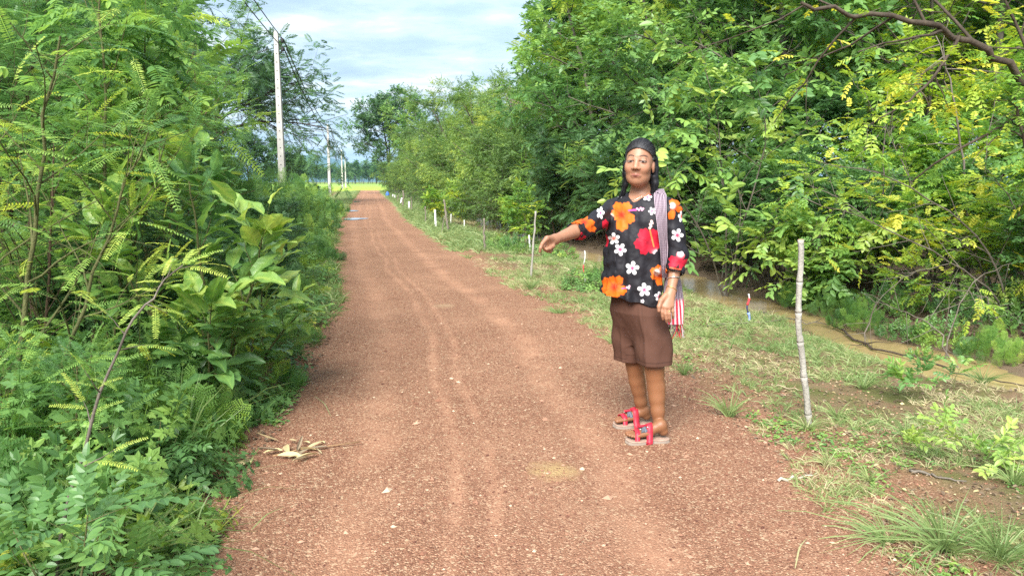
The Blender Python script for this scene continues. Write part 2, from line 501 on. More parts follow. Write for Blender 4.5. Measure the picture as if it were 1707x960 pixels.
for n, (px, py, a, b) in enumerate(PUD):
    g = ground_at(px, py)
    V = [(g.x, g.y, -0.018)]; q = 36
    for k in range(q):
        an = k * 2 * math.pi / q
        r = 0.86 + 0.12 * math.sin(3 * an + n) + 0.08 * math.sin(5 * an + 2 * n)
        V.append((g.x + a * r * math.cos(an), g.y + b * r * math.sin(an), -0.018))
    F = np.array([(0, 1 + k, 1 + (k + 1) % q) for k in range(q)])
    o = add('puddle', np_mesh('puddle', V, F, M_PUD), kind='structure')
    o['label'] = ['largest and nearest rain puddle on the left half of the road', 'middle rain puddle near the left road edge', 'farthest thin rain puddle on the road'][n]

# distant field strips, hill
def strip(name, y0, y1, x0, x1, z, col, label):
    m = Mat(name + '_green'); v = m.pos()
    c = m.mix(m.noise(v, 0.15, 5), tuple(k * 0.75 for k in col), col)
    c = m.mix(m.noise(v, 2.5, 3), c, tuple(k * 1.15 for k in col))
    V, F = grid_mesh(np.linspace(y0, y1, 40), np.linspace(x0, x1, 60), None, lambda X, Y: np.where(Y <= y0 + .01, -.6, z + 0.05 * fbm(np.stack([X.ravel(), Y.ravel()], 1), 0.5, 2).reshape(X.shape)))
    o = add(name, np_mesh(name, V, F, m.done(m.principled(c, 0.9, 0.1)), None, True), kind='structure'); o['label'] = label
strip('rice_field', 121, 190, -120, 40, 0.02, (0.27, 0.38, 0.06), 'bright yellow green rice field beyond the end of the road')
strip('far_field', 196, 330, -240, 40, 0.3, (0.22, 0.36, 0.07), 'green field in front of the distant tree line')
hx = np.linspace(-3200, 600, 120); hy = np.linspace(3800, 5600, 30)
HX, HY = np.meshgrid(hx, hy)
def ridge(X):
    pk = (545 - 853.5) / 1233 * 4500
    r = 135 * np.exp(-((X - pk + 60) / 270) ** 2) + 95 * np.exp(-((X - pk + 650) / 560) ** 2) + 48 * np.exp(-((X - pk - 260) / 170) ** 2) 
    return r
HZ = ridge(HX) * np.exp(-((HY - 4600) / 500) ** 2) + 16 * (fbm(np.stack([HX.ravel(), HY.ravel()], 1), 0.006, 3, 4).reshape(HX.shape) - 0.5) - 8
V = np.stack([HX, HY, HZ], -1).reshape(-1, 3); a, b = HX.shape
i = np.arange(a - 1)[:, None] * b; j = np.arange(b - 1)[None]
F = np.stack([i + j, i + j + 1, i + b + j + 1, i + b + j], -1).reshape(-1, 4)
add('hill', np_mesh('hill', V, F, simple_mat('hill_forest', (0.05, 0.09, 0.05), 0.9, 0.1, 0.3, 0.02), None, True), kind='structure')['label'] = 'low blue wooded hill on the horizon'
# ------------------------------------------------------------------ leaf templates (base at origin, axis +Y, upper side +Z, length 1)
def nrm(a): return a / (np.linalg.norm(a, axis=-1, keepdims=True) + 1e-9)
def leaf6(P, D, N, L, W, fold=0.12, droop=0.1):
    """hexagonal folded leaves: two quads each"""
    P, D, N = (np.atleast_2d(np.asarray(a, float)) for a in (P, D, N))
    k = max(len(P), len(D)); P = np.broadcast_to(P, (k, 3)); D = nrm(np.broadcast_to(D, (k, 3))); N = np.broadcast_to(N, (k, 3))
    Sd = nrm(np.cross(D, N)); N = nrm(np.cross(Sd, D))
    L = np.broadcast_to(np.asarray(L, float), (k,))[:, None]; W = np.broadcast_to(np.asarray(W, float), (k,))[:, None] * 0.5
    V = np.stack([P, P + D * L * .32 + Sd * W + N * W * fold * 2, P + D * L * .70 + Sd * W * .72 + N * (W * fold * 2 - L * droop * .4),
                  P + D * L - N * L * droop, P + D * L * .70 - Sd * W * .72 + N * (W * fold * 2 - L * droop * .4), P + D * L * .32 - Sd * W + N * W * fold * 2], 1)
    b = np.arange(k)[:, None] * 6
    F = np.concatenate([b + np.array([[0, 1, 2, 3]]), b + np.array([[0, 3, 4, 5]])])
    return V.reshape(-1, 3), F, np.zeros(k * 6)
def leaf4(P, D, N, L, W, droop=0.05):
    P, D, N = (np.atleast_2d(np.asarray(a, float)) for a in (P, D, N))
    k = max(len(P), len(D)); P = np.broadcast_to(P, (k, 3)); D = nrm(np.broadcast_to(D, (k, 3))); N = np.broadcast_to(N, (k, 3))
    Sd = nrm(np.cross(D, N))
    L = np.broadcast_to(np.asarray(L, float), (k,))[:, None]; W = np.broadcast_to(np.asarray(W, float), (k,))[:, None] * 0.5
    V = np.stack([P, P + D * L * .45 + Sd * W, P + D * L - N * L * droop, P + D * L * .45 - Sd * W], 1)
    F = np.arange(k)[:, None] * 4 + np.arange(4)[None]
    return V.reshape(-1, 3), F, np.zeros(k * 4)
def leafR(P, D, N, L, W, fold=0.15, droop=0.12, rows=6):
    """rounded leaves for close up plants"""
    P, D, N = (np.atleast_2d(np.asarray(a, float)) for a in (P, D, N))
    k = max(len(P), len(D)); P = np.broadcast_to(P, (k, 3)); D = nrm(np.broadcast_to(D, (k, 3))); N = np.broadcast_to(N, (k, 3))
    Sd = nrm(np.cross(D, N)); N = nrm(np.cross(Sd, D))
    L = np.broadcast_to(np.asarray(L, float), (k,)); W = np.broadcast_to(np.asarray(W, float), (k,)) * 0.5
    t = np.linspace(0, 1, rows); w = np.sin(math.pi * (t * .94 + .03) ** .85) ** .7; V = []
    for j in range(rows):
        c = P + D * (L * t[j])[:, None] - N * (L * droop * t[j] ** 2)[:, None]; ww = (W * w[j])[:, None]
        V += [c - Sd * ww + N * ww * fold * 2, c, c + Sd * ww + N * ww * fold * 2]
    V = np.stack(V, 1); i = np.arange(rows - 1)[:, None] * 3; q = (i[:, None] + np.array([[[0, 1, 4, 3], [1, 2, 5, 4]]])).reshape(-1, 4)
    F = (np.arange(k)[:, None, None] * rows * 3 + q[None]).reshape(-1, 4)
    return V.reshape(-1, 3), F, np.zeros(k * rows * 3)
def ribbon(pts, w, N=(0, 0, 1)):
    P = np.asarray(pts, float); T = nrm(np.gradient(P, axis=0)); Sd = nrm(np.cross(T, np.asarray(N, float)))
    w = np.broadcast_to(np.asarray(w, float), (len(P),))[:, None] * .5
    V = np.stack([P - Sd * w, P + Sd * w], 1).reshape(-1, 3)
    i = np.arange(len(P) - 1)[:, None] * 2
    return V, i + np.array([[0, 1, 3, 2]]), np.zeros(len(V))
UP = np.array([0, 0, 1.0])
def t_bip(seed, K=9, m=11, lod=0, arch=.25):
    r = np.random.default_rng(seed); parts = []
    y = np.linspace(0, 1, 9); parts.append(ribbon(np.stack([0 * y, y, -arch * y * y], 1), .012))
    for i in range(K):
        t = .16 + .8 * i / (K - 1); pl = .36 * (math.sin(math.pi * (.22 + .62 * i / (K - 1)))) ** .7 * r.uniform(.9, 1.1)
        for s in (-1, 1):
            a = math.radians(r.uniform(58, 74)); d = nrm(np.array([s * math.sin(a), math.cos(a), -.5 * arch * t - r.uniform(.05, .3)]))
            p = np.array([0, t, -arch * t * t])
            n = nrm(UP + r.normal(0, .12, 3))
            if lod == 0:
                q = np.linspace(.1, 1, m)[:, None]; side = nrm(np.cross(d, n)); pp = p + d * pl * q - n * (q ** 2) * pl * .12
                for s2 in (-1, 1):
                    parts.append(leaf4(pp, d * .45 + side * s2, n, .062 * np.sin(np.linspace(.8, 2.6, m)) + .012, .019))
            elif lod == 1:
                q = np.linspace(.12, .95, 5)[:, None]; side = nrm(np.cross(d, n)); pp = p + d * pl * q
                for s2 in (-1, 1): parts.append(leaf4(pp, d * .6 + side * s2, n, .085, .045))
            else:
                parts.append(leaf4(p, d, n, pl, .1))
    return join(parts)
def t_pinn(seed, K=6, L=.3, W=.12, lod=0, arch=.2, up=.0):
    r = np.random.default_rng(seed); parts = []
    y = np.linspace(0, 1, 6); parts.append(ribbon(np.stack([0 * y, y * .9, -arch * y * y], 1), .012))
    f = {0: leaf6, 1: leaf4, -1: leafR}[lod]
    P, D, N, Ls = [], [], [], []
    for i in range(K):
        t = .2 + .68 * i / (K - 1)
        for s in (-1, 1):
            a = math.radians(r.uniform(50, 72)); P.append((0, t, -arch * t * t)); D.append((s * math.sin(a), math.cos(a), r.uniform(-.35, .05) + up)); N.append(UP + r.normal(0, .2, 3)); Ls.append(L * r.uniform(.85, 1.1) * (1 - .25 * abs(i / (K - 1) - .55)))
    P.append((0, .9, -arch * .81)); D.append((0, 1, -.3)); N.append(UP); Ls.append(L)
    parts.append(f(P, D, N, np.array(Ls), W))
    return join(parts)
def t_sprig(seed, k=8, L=.42, W=.2, lod=0, opposite=False):
    r = np.random.default_rng(seed); y = np.linspace(0, 1, 5)
    parts = [ribbon(np.stack([0 * y, y * .85, -.1 * y * y], 1), .014)]
    P, D, N, Ls = [], [], [], []
    for i in range(k):
        t = .1 + .78 * i / (k - 1); s = 1 if i % 2 else -1
        for ss in ((-1, 1) if opposite else (s,)):
            a = math.radians(r.uniform(30, 70)); P.append((0, t, -.1 * t * t)); D.append((ss * math.sin(a), math.cos(a), r.uniform(-.5, .3))); N.append(UP + r.normal(0, .35, 3)); Ls.append(L * r.uniform(.6, 1.1))
    P.append((0, .85, -.08)); D.append((0, 1, .1)); N.append(UP); Ls.append(L * .8)
    Ls = np.array(Ls)
    parts.append({0: leaf6, 1: leaf4, -1: leafR}[lod](P, D, N, Ls, Ls * W / L))
    return join(parts)
def t_fine(seed, k=12):
    r = np.random.default_rng(seed); P, D, N = [], [], []
    for i in range(k):
        t = i / k * .9; a = r.uniform(-1.1, 1.1); P.append((0, t, -.15 * t * t)); D.append((math.sin(a), math.cos(a), r.uniform(-.9, .1))); N.append(UP + r.normal(0, .5, 3))
    return leaf4(P, D, N, r.uniform(.22, .42, k), .07)
def t_herb(seed, lod=0):
    """lobed leaves on a short upright stem"""
    r = np.random.default_rng(seed); parts = []
    for q in range(7):
        a0 = q * 2.4 + r.uniform(-.3, .3); h = .25 + .1 * q; rad = .34 - .03 * q
        c = np.array([math.cos(a0) * .16, math.sin(a0) * .16, h]); d0 = nrm(np.array([math.cos(a0), math.sin(a0), r.uniform(-.35, .1)])); n0 = nrm(UP + r.normal(0, .2, 3)); s0 = nrm(np.cross(d0, n0))
        parts.append(ribbon(np.array([[0, 0, h - .15], c]), .012))
        for b in (-1.9, -1.0, 0, 1.0, 1.9):
            l = rad * (1 - .22 * abs(b)) * r.uniform(.85, 1.1)
            parts.append(leaf4(c, d0 * math.cos(b) + s0 * math.sin(b), n0, l, l * .55))
    parts.append(ribbon(np.array([[0, 0, 0], [0, 0, .5], [.02, 0, .95]]), .02, (0, 1, 0)))
    return join(parts)
def t_tuft(seed, k=12, spread=.6, w=.022, bend=.5, seg=3):
    r = np.random.default_rng(seed); parts = []
    for i in range(k):
        a = r.uniform(0, 6.283); l = r.uniform(.5, 1.0); s = r.uniform(.15, 1) * spread
        t = np.linspace(0, 1, seg + 1); hx = s * t * l + bend * s * t ** 2.5 * l * .6; hz = l * (t - bend * s * t ** 2.2 * .75)
        pts = np.stack([r.normal(0, .03) + hx * math.cos(a), r.normal(0, .03) + hx * math.sin(a), hz], 1)
        nn = np.array([-math.sin(a) * .3 + math.cos(a), math.cos(a) * .3 + math.sin(a), .6]) if r.random() < .5 else np.array([-math.sin(a), math.cos(a), .4])
        w_ = w * np.array([1, .95, .7, .05] if seg == 3 else [1, .7, .05])
        V, F, A = ribbon(pts, w_, nn if abs(nn[2]) < 2 else UP)
        parts.append((V, F, A + r.uniform(-.2, .2)))
    return join(parts)
def t_cover(seed, k=9, s=.5):
    r = np.random.default_rng(seed); an = r.uniform(0, 6.28, k); rr = r.uniform(.05, .7, k)
    P = np.stack([np.cos(an) * rr, np.sin(an) * rr, r.uniform(.05, .35, k)], 1)
    D = np.stack([np.cos(an + r.normal(0, .6, k)), np.sin(an + r.normal(0, .6, k)), r.uniform(-.2, .5, k)], 1)
    return leaf6(P, D, UP + r.normal(0, .25, (k, 3)), r.uniform(.3, .55, k) * s * 2, r.uniform(.18, .3, k) * s * 2)

def scatter(T, P, D, N, sc, tint, rng, tw=.0):
    """place templates T (list) at P with axis D, upper side N"""
    P = np.asarray(P, float); n = len(P)
    D = nrm(np.asarray(D, float)); N = np.broadcast_to(np.asarray(N, float), (n, 3)); 
    Sd = nrm(np.cross(D, N)); N = nrm(np.cross(Sd, D))
    sc = np.broadcast_to(np.asarray(sc, float), (n,)); tint = np.broadcast_to(np.asarray(tint, float), (n,))
    w = rng.integers(0, len(T), n); out = []
    for k, t in enumerate(T):
        ix = np.where(w == k)[0]
        if not len(ix): continue
        Vt, Ft, At = t
        R = np.stack([Sd[ix], D[ix], N[ix]], 1)            # rows
        V = np.einsum('vi,nij->nvj', Vt, R) * sc[ix][:, None, None] + P[ix][:, None]
        F = Ft[None] + (np.arange(len(ix)) * len(Vt))[:, None, None]
        A = At[None] + tint[ix][:, None] + (rng.uniform(-tw, tw, (len(ix), 1)) if tw else 0)
        out.append((V.reshape(-1, 3), F.reshape(-1, Ft.shape[1]), A.reshape(-1)))
    return join(out)

def t_feather(seed, K=17, L=.125, W=.034, arch=.25):
    """long leaf with many small leaflets along one rachis"""
    r = np.random.default_rng(seed); y = np.linspace(0, 1, 8); parts = [ribbon(np.stack([0 * y, y, -arch * y * y], 1), .012)]
    t = np.linspace(.1, .98, K); P, D, N, Ls = [], [], [], []
    for q in t:
        for s in (-1, 1):
            a = math.radians(r.uniform(58, 78)); P.append((0, q, -arch * q * q)); D.append((s * math.sin(a), math.cos(a), -.5 * arch * q - r.uniform(.0, .25))); N.append(UP + r.normal(0, .15, 3)); Ls.append(L * r.uniform(.85, 1.1) * math.sin(math.pi * (.2 + .68 * q)) ** .6)
    parts.append(leaf4(P, D, N, np.array(Ls), W)); return join(parts)
# ------------------------------------------------------------------ growth
def grow(rng, p, d, L, r, lv, cfg, out):
    last = lv == len(cfg['ratio'])
    ns = cfg.get('segs', [7, 5, 4, 3])[lv]
    pts = [np.array(p, float)]; d = nrm(np.array(d, float)); dirs = [d]
    wd = cfg['wander'][lv]; tr = cfg['trop'][lv]
    for i in range(ns):
        d = nrm(d + rng.normal(0, wd, 3) + np.array([0, 0, tr]) / ns * (1 if tr > 0 else (.4 + 1.4 * i / ns)))
        pts.append(pts[-1] + d * L / ns); dirs.append(d)
    pts = np.array(pts); rad = r * np.linspace(1, .35 if not last else .2, ns + 1)
    out['tubes'].append((lv, pts, rad))
    def at(t):
        f = t * ns; i = min(int(f), ns - 1); f -= i
        return pts[i] * (1 - f) + pts[i + 1] * f, dirs[i + 1], rad[i] * (1 - f) + rad[i + 1] * f
    if last:
        k = cfg['leaves']
        for i in range(k):
            t = .12 + .88 * (i + rng.uniform(0, .6)) / k
            q, dd, _ = at(min(t, 1))
            hz = nrm(np.cross(dd, UP + rng.normal(0, .1, 3)))
            s = 1 if i % 2 else -1
            o = nrm(dd * rng.uniform(.3, .9) + hz * s + np.array([0, 0, cfg.get('ltrop', 0)]) + rng.normal(0, .25, 3)) if i < k - 1 else dd
            out['P'].append(q); out['D'].append(o); out['T'].append(t)
        return
    nc = cfg['n'][lv]; t0 = cfg['start'][lv]; phi = rng.uniform(0, 6.28)
    for i in range(nc):
        t = t0 + (1 - t0) * (i + rng.uniform(.1, .9)) / nc
        q, dd, rr = at(min(t, 1)); phi += 2.4 + rng.normal(0, .3)
        a = nrm(np.cross(dd, [math.cos(phi), math.sin(phi), .3])); ang = math.radians(cfg['ang'][lv] + rng.normal(0, 8))
        nd = nrm(dd * math.cos(ang) + a * math.sin(ang))
        l = L * cfg['ratio'][lv] * rng.uniform(.75, 1.15) * (1 - cfg.get('apex', .45) * (t - t0) / (1 - t0 + 1e-6))
        grow(rng, q, nd, l, max(rr * cfg.get('rr', .6), .0015), lv + 1, cfg, out)
def tubes_mesh(name, tubes, mat, minr=0.0, sides=(8, 6, 4, 3)):
    V, F, n = [], [], 0
    for lv, p, r in tubes:
        if r[0] < minr: continue
        v, f = tube(p, r, sides[min(lv, 3)], cap=False)
        V.append(v); F.append(f + n); n += len(v)
    return np_mesh(name, np.concatenate(V), np.concatenate(F), mat, None, True)

class Proto:
    """meshes of one individual plant: trunk, limbs, foliage"""
    def __init__(s, seed, cfg, H, T, size, mat, bark, tint=(.15, .75), stems=1, lean=.15, rad=.02, minr=.0, jit=.3, names=('trunk', 'limbs', 'crown'), up=.0, thin=1.0, rise=0.0):
        rng = np.random.default_rng(seed); out = {'tubes': [], 'P': [], 'D': [], 'T': []}
        for k in range(stems):
            a = rng.uniform(0, 6.28) + k * 6.28 / stems; l = lean * rng.uniform(.4, 1.2)
            o = np.array([math.cos(a), math.sin(a), 0]) * (.05 * H if stems > 1 else 0) * rng.uniform(.2, 1)
            grow(rng, o - np.array([0, 0, .08]), [math.cos(a) * l, math.sin(a) * l, 1], H * rng.uniform(.8, 1.05) if stems > 1 else H, H * rad, 0, cfg, out)
        P = np.array(out['P']); D = np.array(out['D']); T_ = np.array(out['T'])
        if thin < 1: m = rng.random(len(P)) < thin; P, D, T_ = P[m], D[m], T_[m]
        P = P.copy(); P[:, 2] = np.maximum(P[:, 2], .12)
        N = nrm(UP + rng.normal(0, jit, P.shape))
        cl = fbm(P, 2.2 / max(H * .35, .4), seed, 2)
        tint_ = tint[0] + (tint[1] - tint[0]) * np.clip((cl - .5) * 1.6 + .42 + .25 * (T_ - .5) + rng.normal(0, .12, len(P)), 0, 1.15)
        V, F, A = scatter(T, P, D, N, size * rng.uniform(.75, 1.2, len(P)), tint_, rng, .04)
        s.H = H; s.n = len(P); s.tris = len(F) * 2; s.names = names
        s.leaf = (P, D, N, tint_)
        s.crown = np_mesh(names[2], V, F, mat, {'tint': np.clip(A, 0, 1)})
        tl = [t for t in out['tubes'] if t[0] == 0]; ll = [t for t in out['tubes'] if t[0] > 0]
        s.trunk = tubes_mesh(names[0], tl, bark); s.limbs = tubes_mesh(names[1], ll, bark, minr)
    def place(s, name, x, y, sc=1.0, rz=0.0, label=None, cat='tree', group=None, tilt=(0, 0), z=None):
        o = empty(name, (x, y, th(x, y) if z is None else z), label, cat, group)
        o.rotation_euler = (tilt[0], tilt[1], rz); o.scale = (sc, sc, sc)
        add(s.names[0], s.trunk, o); add(s.names[1], s.limbs, o); add(s.names[2], s.crown, o)['kind'] = 'stuff'
        return o

# species
bip0 = [t_bip(i, 8, 10, 0) for i in range(4)]
bip1 = [t_bip(10 + i, 8, 0, 1) for i in range(3)]
bip2 = [t_bip(20 + i, 8, 0, 2) for i in range(4)]
fea0 = [t_feather(90 + i) for i in range(4)]
fea1 = [t_feather(95 + i, 11, .13, .055) for i in range(3)]
bipn = [t_bip(25 + i, 7, 0, 1) for i in range(2)]
pin0 = [t_pinn(30 + i, 5, .30, .13) for i in range(3)]
pin1 = [t_pinn(33 + i, 5, .32, .13, 1) for i in range(3)]
pinlong = [t_pinn(36 + i, 9, .22, .075, 0, .35) for i in range(3)]
spr0 = [t_sprig(40 + i, 7) for i in range(4)]
spr1 = [t_sprig(44 + i, 7, .42, .2, 1) for i in range(4)]
fin = [t_fine(50 + i) for i in range(4)]
herb = [t_herb(60 + i) for i in range(4)]

CFG_BUSH = dict(ratio=[.55, .5], n=[11, 7], start=[.12, .15], ang=[48, 45], wander=[.12, .15, .2], trop=[.1, .1, -.15], leaves=7, rr=.5, apex=.55)
CFG_LEUC = dict(ratio=[.42, .5], n=[12, 6], start=[.25, .2], ang=[40, 42], wander=[.07, .1, .12], trop=[-.15, .15, -.1], leaves=7, rr=.5, apex=.4, ltrop=-.05)
CFG_TREE = dict(ratio=[.5, .45, .45], n=[10, 7, 4], start=[.25, .2, .2], ang=[55, 45, 45], wander=[.06, .12, .15, .2], trop=[.1, .15, .05, -.1], leaves=4, rr=.5, apex=.5)
CFG_SAMAN = dict(ratio=[1.15, .5, .4], n=[8, 8, 6], start=[.55, .25, .15], ang=[58, 38, 45], wander=[.08, .10, .14, .2], trop=[.1, -.12, .05, 0], leaves=4, rr=.55, apex=.25)
PR = {}
t_ = time.time()
PR['leuc1'] = Proto(1, CFG_LEUC, 3.0, fea1 + bipn[:1], .21, ML['feather'], MB_RED, stems=3, lean=.3, rad=.006, names=('stem', 'branches', 'foliage'))
PR['leuc2'] = Proto(2, CFG_LEUC, 2.6, fea1, .19, ML['feather'], MB_RED, stems=3, lean=.4, rad=.006, names=('stem', 'branches', 'foliage'), tint=(.3, .95))
PR['leuc3'] = Proto(3, CFG_LEUC, 4.5, bip2, .32, ML['feather'], MB_GREY, stems=5, lean=.25, rad=.007, names=('stem', 'branches', 'foliage'))
PR['bush1'] = Proto(4, CFG_BUSH, 2.4, spr0, .20, ML['broad'], MB_GREY, stems=3, lean=.4, rad=.008, names=('stem', 'branches', 'foliage'))
PR['bush2'] = Proto(5, CFG_BUSH, 2.0, pin0, .20, ML['yellow'], MB_GREY, stems=2, lean=.4, rad=.008, names=('stem', 'branches', 'foliage'), tint=(.1, .95))
PR['bush3'] = Proto(6, CFG_BUSH, 2.2, bip2, .22, ML['dark'], MB_GREY, stems=4, lean=.45, rad=.007, names=('stem', 'branches', 'foliage'))
PR['olive1'] = Proto(7, CFG_TREE, 5.5, fin, .30, ML['olive'], MB_GREY, stems=2, lean=.2, rad=.012, minr=.006, tint=(.2, 1.0))
PR['olive2'] = Proto(8, CFG_TREE, 5.0, fin, .32, ML['olive'], MB_GREY, stems=2, lean=.3, rad=.012, minr=.006, tint=(.3, 1.0))
PR['oliveb'] = Proto(14, CFG_BUSH, 2.8, fin, .26, ML['olive'], MB_GREY, stems=5, lean=.45, rad=.007, names=('stem', 'branches', 'foliage'), tint=(.15, .95))
PR['tree1'] = Proto(9, CFG_TREE, 7.0, spr1, .36, ML['broad'], MB_GREY, stems=2, lean=.15, rad=.011, minr=.004, tint=(.1, .9))
PR['tree2'] = Proto(10, CFG_TREE, 7.0, bip2 + spr1, .34, ML['feather'], MB_GREY, stems=2, lean=.15, rad=.011, minr=.004, tint=(.2, 1.0))
PR['tree3'] = Proto(11, CFG_TREE, 8.0, spr1, .48, ML['dark'], MB_DARK, stems=2, lean=.12, rad=.012, minr=.006)
PR['saman'] = Proto(12, CFG_SAMAN, 6.5, bip2, .55, ML['dark'], MB_DARK, stems=2, lean=.25, rad=.035, minr=.004)
PR['ytree'] = Proto(13, CFG_TREE, 5.5, pin1, .30, ML['yellow'], MB_GREY, stems=2, lean=.2, rad=.009, minr=.002, tint=(.0, .8), thin=.7)
print('protos', time.time() - t_, {k: (p.n, p.tris) for k, p in PR.items()})
def cx_at(px, y): return (px - 853.5) / 1233.0 * y
# ------------------------------------------------------------------ signed distance modelling for the walker
import openvdb
class Field:
    def __init__(s, lo, hi, h):
        s.lo = np.array(lo, float); s.h = h
        s.n = np.ceil((np.array(hi) - s.lo) / h).astype(int) + 1
        s.a = np.full(s.n, .05, np.float32)
    def box(s, lo, hi):
        i0 = np.clip(np.floor((np.array(lo) - s.lo) / s.h).astype(int), 0, s.n - 1); i1 = np.clip(np.ceil((np.array(hi) - s.lo) / s.h).astype(int) + 1, 1, s.n)
        sl = tuple(slice(a, b) for a, b in zip(i0, i1))
        g = np.meshgrid(*[s.lo[k] + s.h * np.arange(i0[k], i1[k]) for k in range(3)], indexing='ij')
        return sl, np.stack(g, -1).astype(np.float32)
    def op(s, lo, hi, fn, k=.0, mode='add', m=.03):
        sl, P = s.box(np.array(lo) - m - k, np.array(hi) + m + k)
        if 0 in P.shape: return
        d = fn(P).astype(np.float32); a = s.a[sl]
        if mode == 'add':
            if k > 0:
                hh = np.clip(k - np.abs(a - d), 0, None) / k; r = np.minimum(a, d) - hh * hh * k * .25
            else: r = np.minimum(a, d)
        else:
            d = -d
            if k > 0:
                hh = np.clip(k - np.abs(a - d), 0, None) / k; r = np.maximum(a, d) + hh * hh * k * .25
            else: r = np.maximum(a, d)
        s.a[sl] = r
    def cap(s, a, b, ra, rb, k=.01, mode='add'):
        a = np.array(a, float); b = np.array(b, float); r = max(ra, rb)
        def f(P):
            pa = P - a; ba = b - a; t = np.clip((pa @ ba) / max(ba @ ba, 1e-9), 0, 1)
            return np.linalg.norm(pa - t[..., None] * ba, axis=-1) - (ra + (rb - ra) * t)
        s.op(np.minimum(a, b) - r, np.maximum(a, b) + r, f, k, mode)
    def chain(s, pts, rs, k=.01):
        for i in range(len(pts) - 1): s.cap(pts[i], pts[i + 1], rs[i], rs[i + 1], k)
    def ell(s, c, R, rad, k=.01, mode='add'):
        """R rows: local axes; rad radii along them"""
        c = np.array(c, float); R = np.array(R, float); rad = np.array(rad, float)
        def f(P):
            q = (P - c) @ R.T; k0 = np.linalg.norm(q / rad, axis=-1); k1 = np.linalg.norm(q / rad ** 2, axis=-1) + 1e-6
            return k0 * (k0 - 1) / k1
        s.op(c - rad.max(), c + rad.max(), f, k, mode)
    def tube(s, zs, cs, As, Bs, yaw, k=.0, zlo=None, zhi=None, ripple=None, mode='add'):
        """elliptic column: centre, half widths by height"""
        cs = np.array(cs, float); r = max(max(As), max(Bs)) + .03; o = np.argsort(zs); zs = np.array(zs, float)[o]; cs = cs[o]; As = np.array(As)[o]; Bs = np.array(Bs)[o]
        l = np.array([math.cos(yaw), -math.sin(yaw)]); f_ = np.array([-math.sin(yaw), -math.cos(yaw)])
        def f(P):
            z = P[..., 2]; cx = np.interp(z, zs, cs[:, 0]); cy = np.interp(z, zs, cs[:, 1]); A = np.interp(z, zs, As); B = np.interp(z, zs, Bs)
            dx = P[..., 0] - cx; dy = P[..., 1] - cy; u = dx * l[0] + dy * l[1]; v = dx * f_[0] + dy * f_[1]
            rho = np.sqrt((u / A) ** 2 + (v / B) ** 2) + 1e-6; rr = np.sqrt(u * u + v * v) + 1e-6
            if ripple is not None: rho = rho - ripple(np.arctan2(v, u), z, P) / (rr / rho)
            d = (rho - 1) * (rr / rho) * .9
            lo_ = zs[0] if zlo is None else zlo(P); hi_ = zs[-1] if zhi is None else zhi(P)
            return np.maximum(d, np.maximum(lo_ - z, z - hi_))
        s.op((cs[:, 0].min() - r, cs[:, 1].min() - r, zs[0] - .02), (cs[:, 0].max() + r, cs[:, 1].max() + r, zs[-1] + .02), f, k, mode)
    def mesh(s):
        g = openvdb.FloatGrid(); g.background = .05
        g.copyFromArray(s.a, tolerance=0.0)
        pts, quads = g.convertToQuads(isovalue=0.0)
        quads = np.asarray(quads)
        V = np.asarray(pts) * s.h + s.lo
        F = quads.astype(np.int32)
        a = np.cross(V[F[:, 2]] - V[F[:, 0]], V[F[:, 3]] - V[F[:, 1]]); c = V[F].mean(1)
        if (a * c).sum() < 0: F = np.ascontiguousarray(F[:, ::-1])
        return V, F
def smooth_quads(V, F, it=2, lam=.5):
    n = len(V)
    e = np.concatenate([F[:, [0, 1]], F[:, [1, 2]], F[:, [2, 3]], F[:, [3, 0]]])
    for _ in range(it):
        acc = np.zeros_like(V); cnt = np.zeros(n)
        for a, b in ((0, 1), (1, 0)):
            for k in range(3): acc[:, k] += np.bincount(e[:, a], V[e[:, b], k], n)
            cnt += np.bincount(e[:, a], minlength=n)
        V = V + lam * (acc / np.maximum(cnt, 1)[:, None] - V)
    return V
def vnormals(V, F):
    a = np.cross(V[F[:, 2]] - V[F[:, 0]], V[F[:, 3]] - V[F[:, 1]]); N = np.zeros_like(V)
    for c in range(4):
        for k in range(3): N[:, k] += np.bincount(F[:, c], a[:, k], len(V))
    return nrm(N)
def to_px(V):
    """photograph pixel of world points (to lay the print out on the cloth)"""
    x = V[:, 0]; y = V[:, 1]; z = V[:, 2] - CAM_H
    d = y * CP - z * SP; u = y * SP + z * CP
    return 853.5 + 1233 * x / d, 480 - 1233 * u / d
def ss(a, b, x): t = np.clip((x - a) / (b - a), 0, 1); return t * t * (3 - 2 * t)
R_ = random.Random(5)
def put(kind, name, px, y, sc=1.0, label=None, cat='tree', group=None, jit=0, x=None):
    X = cx_at(px, y) if x is None else x
    return PR[kind].place(name, X, y, sc * R_.uniform(.94, 1.06), R_.uniform(0, 6.28), label, cat, group)
G_L = 'feathery leaved shrubs crowding the left roadside'
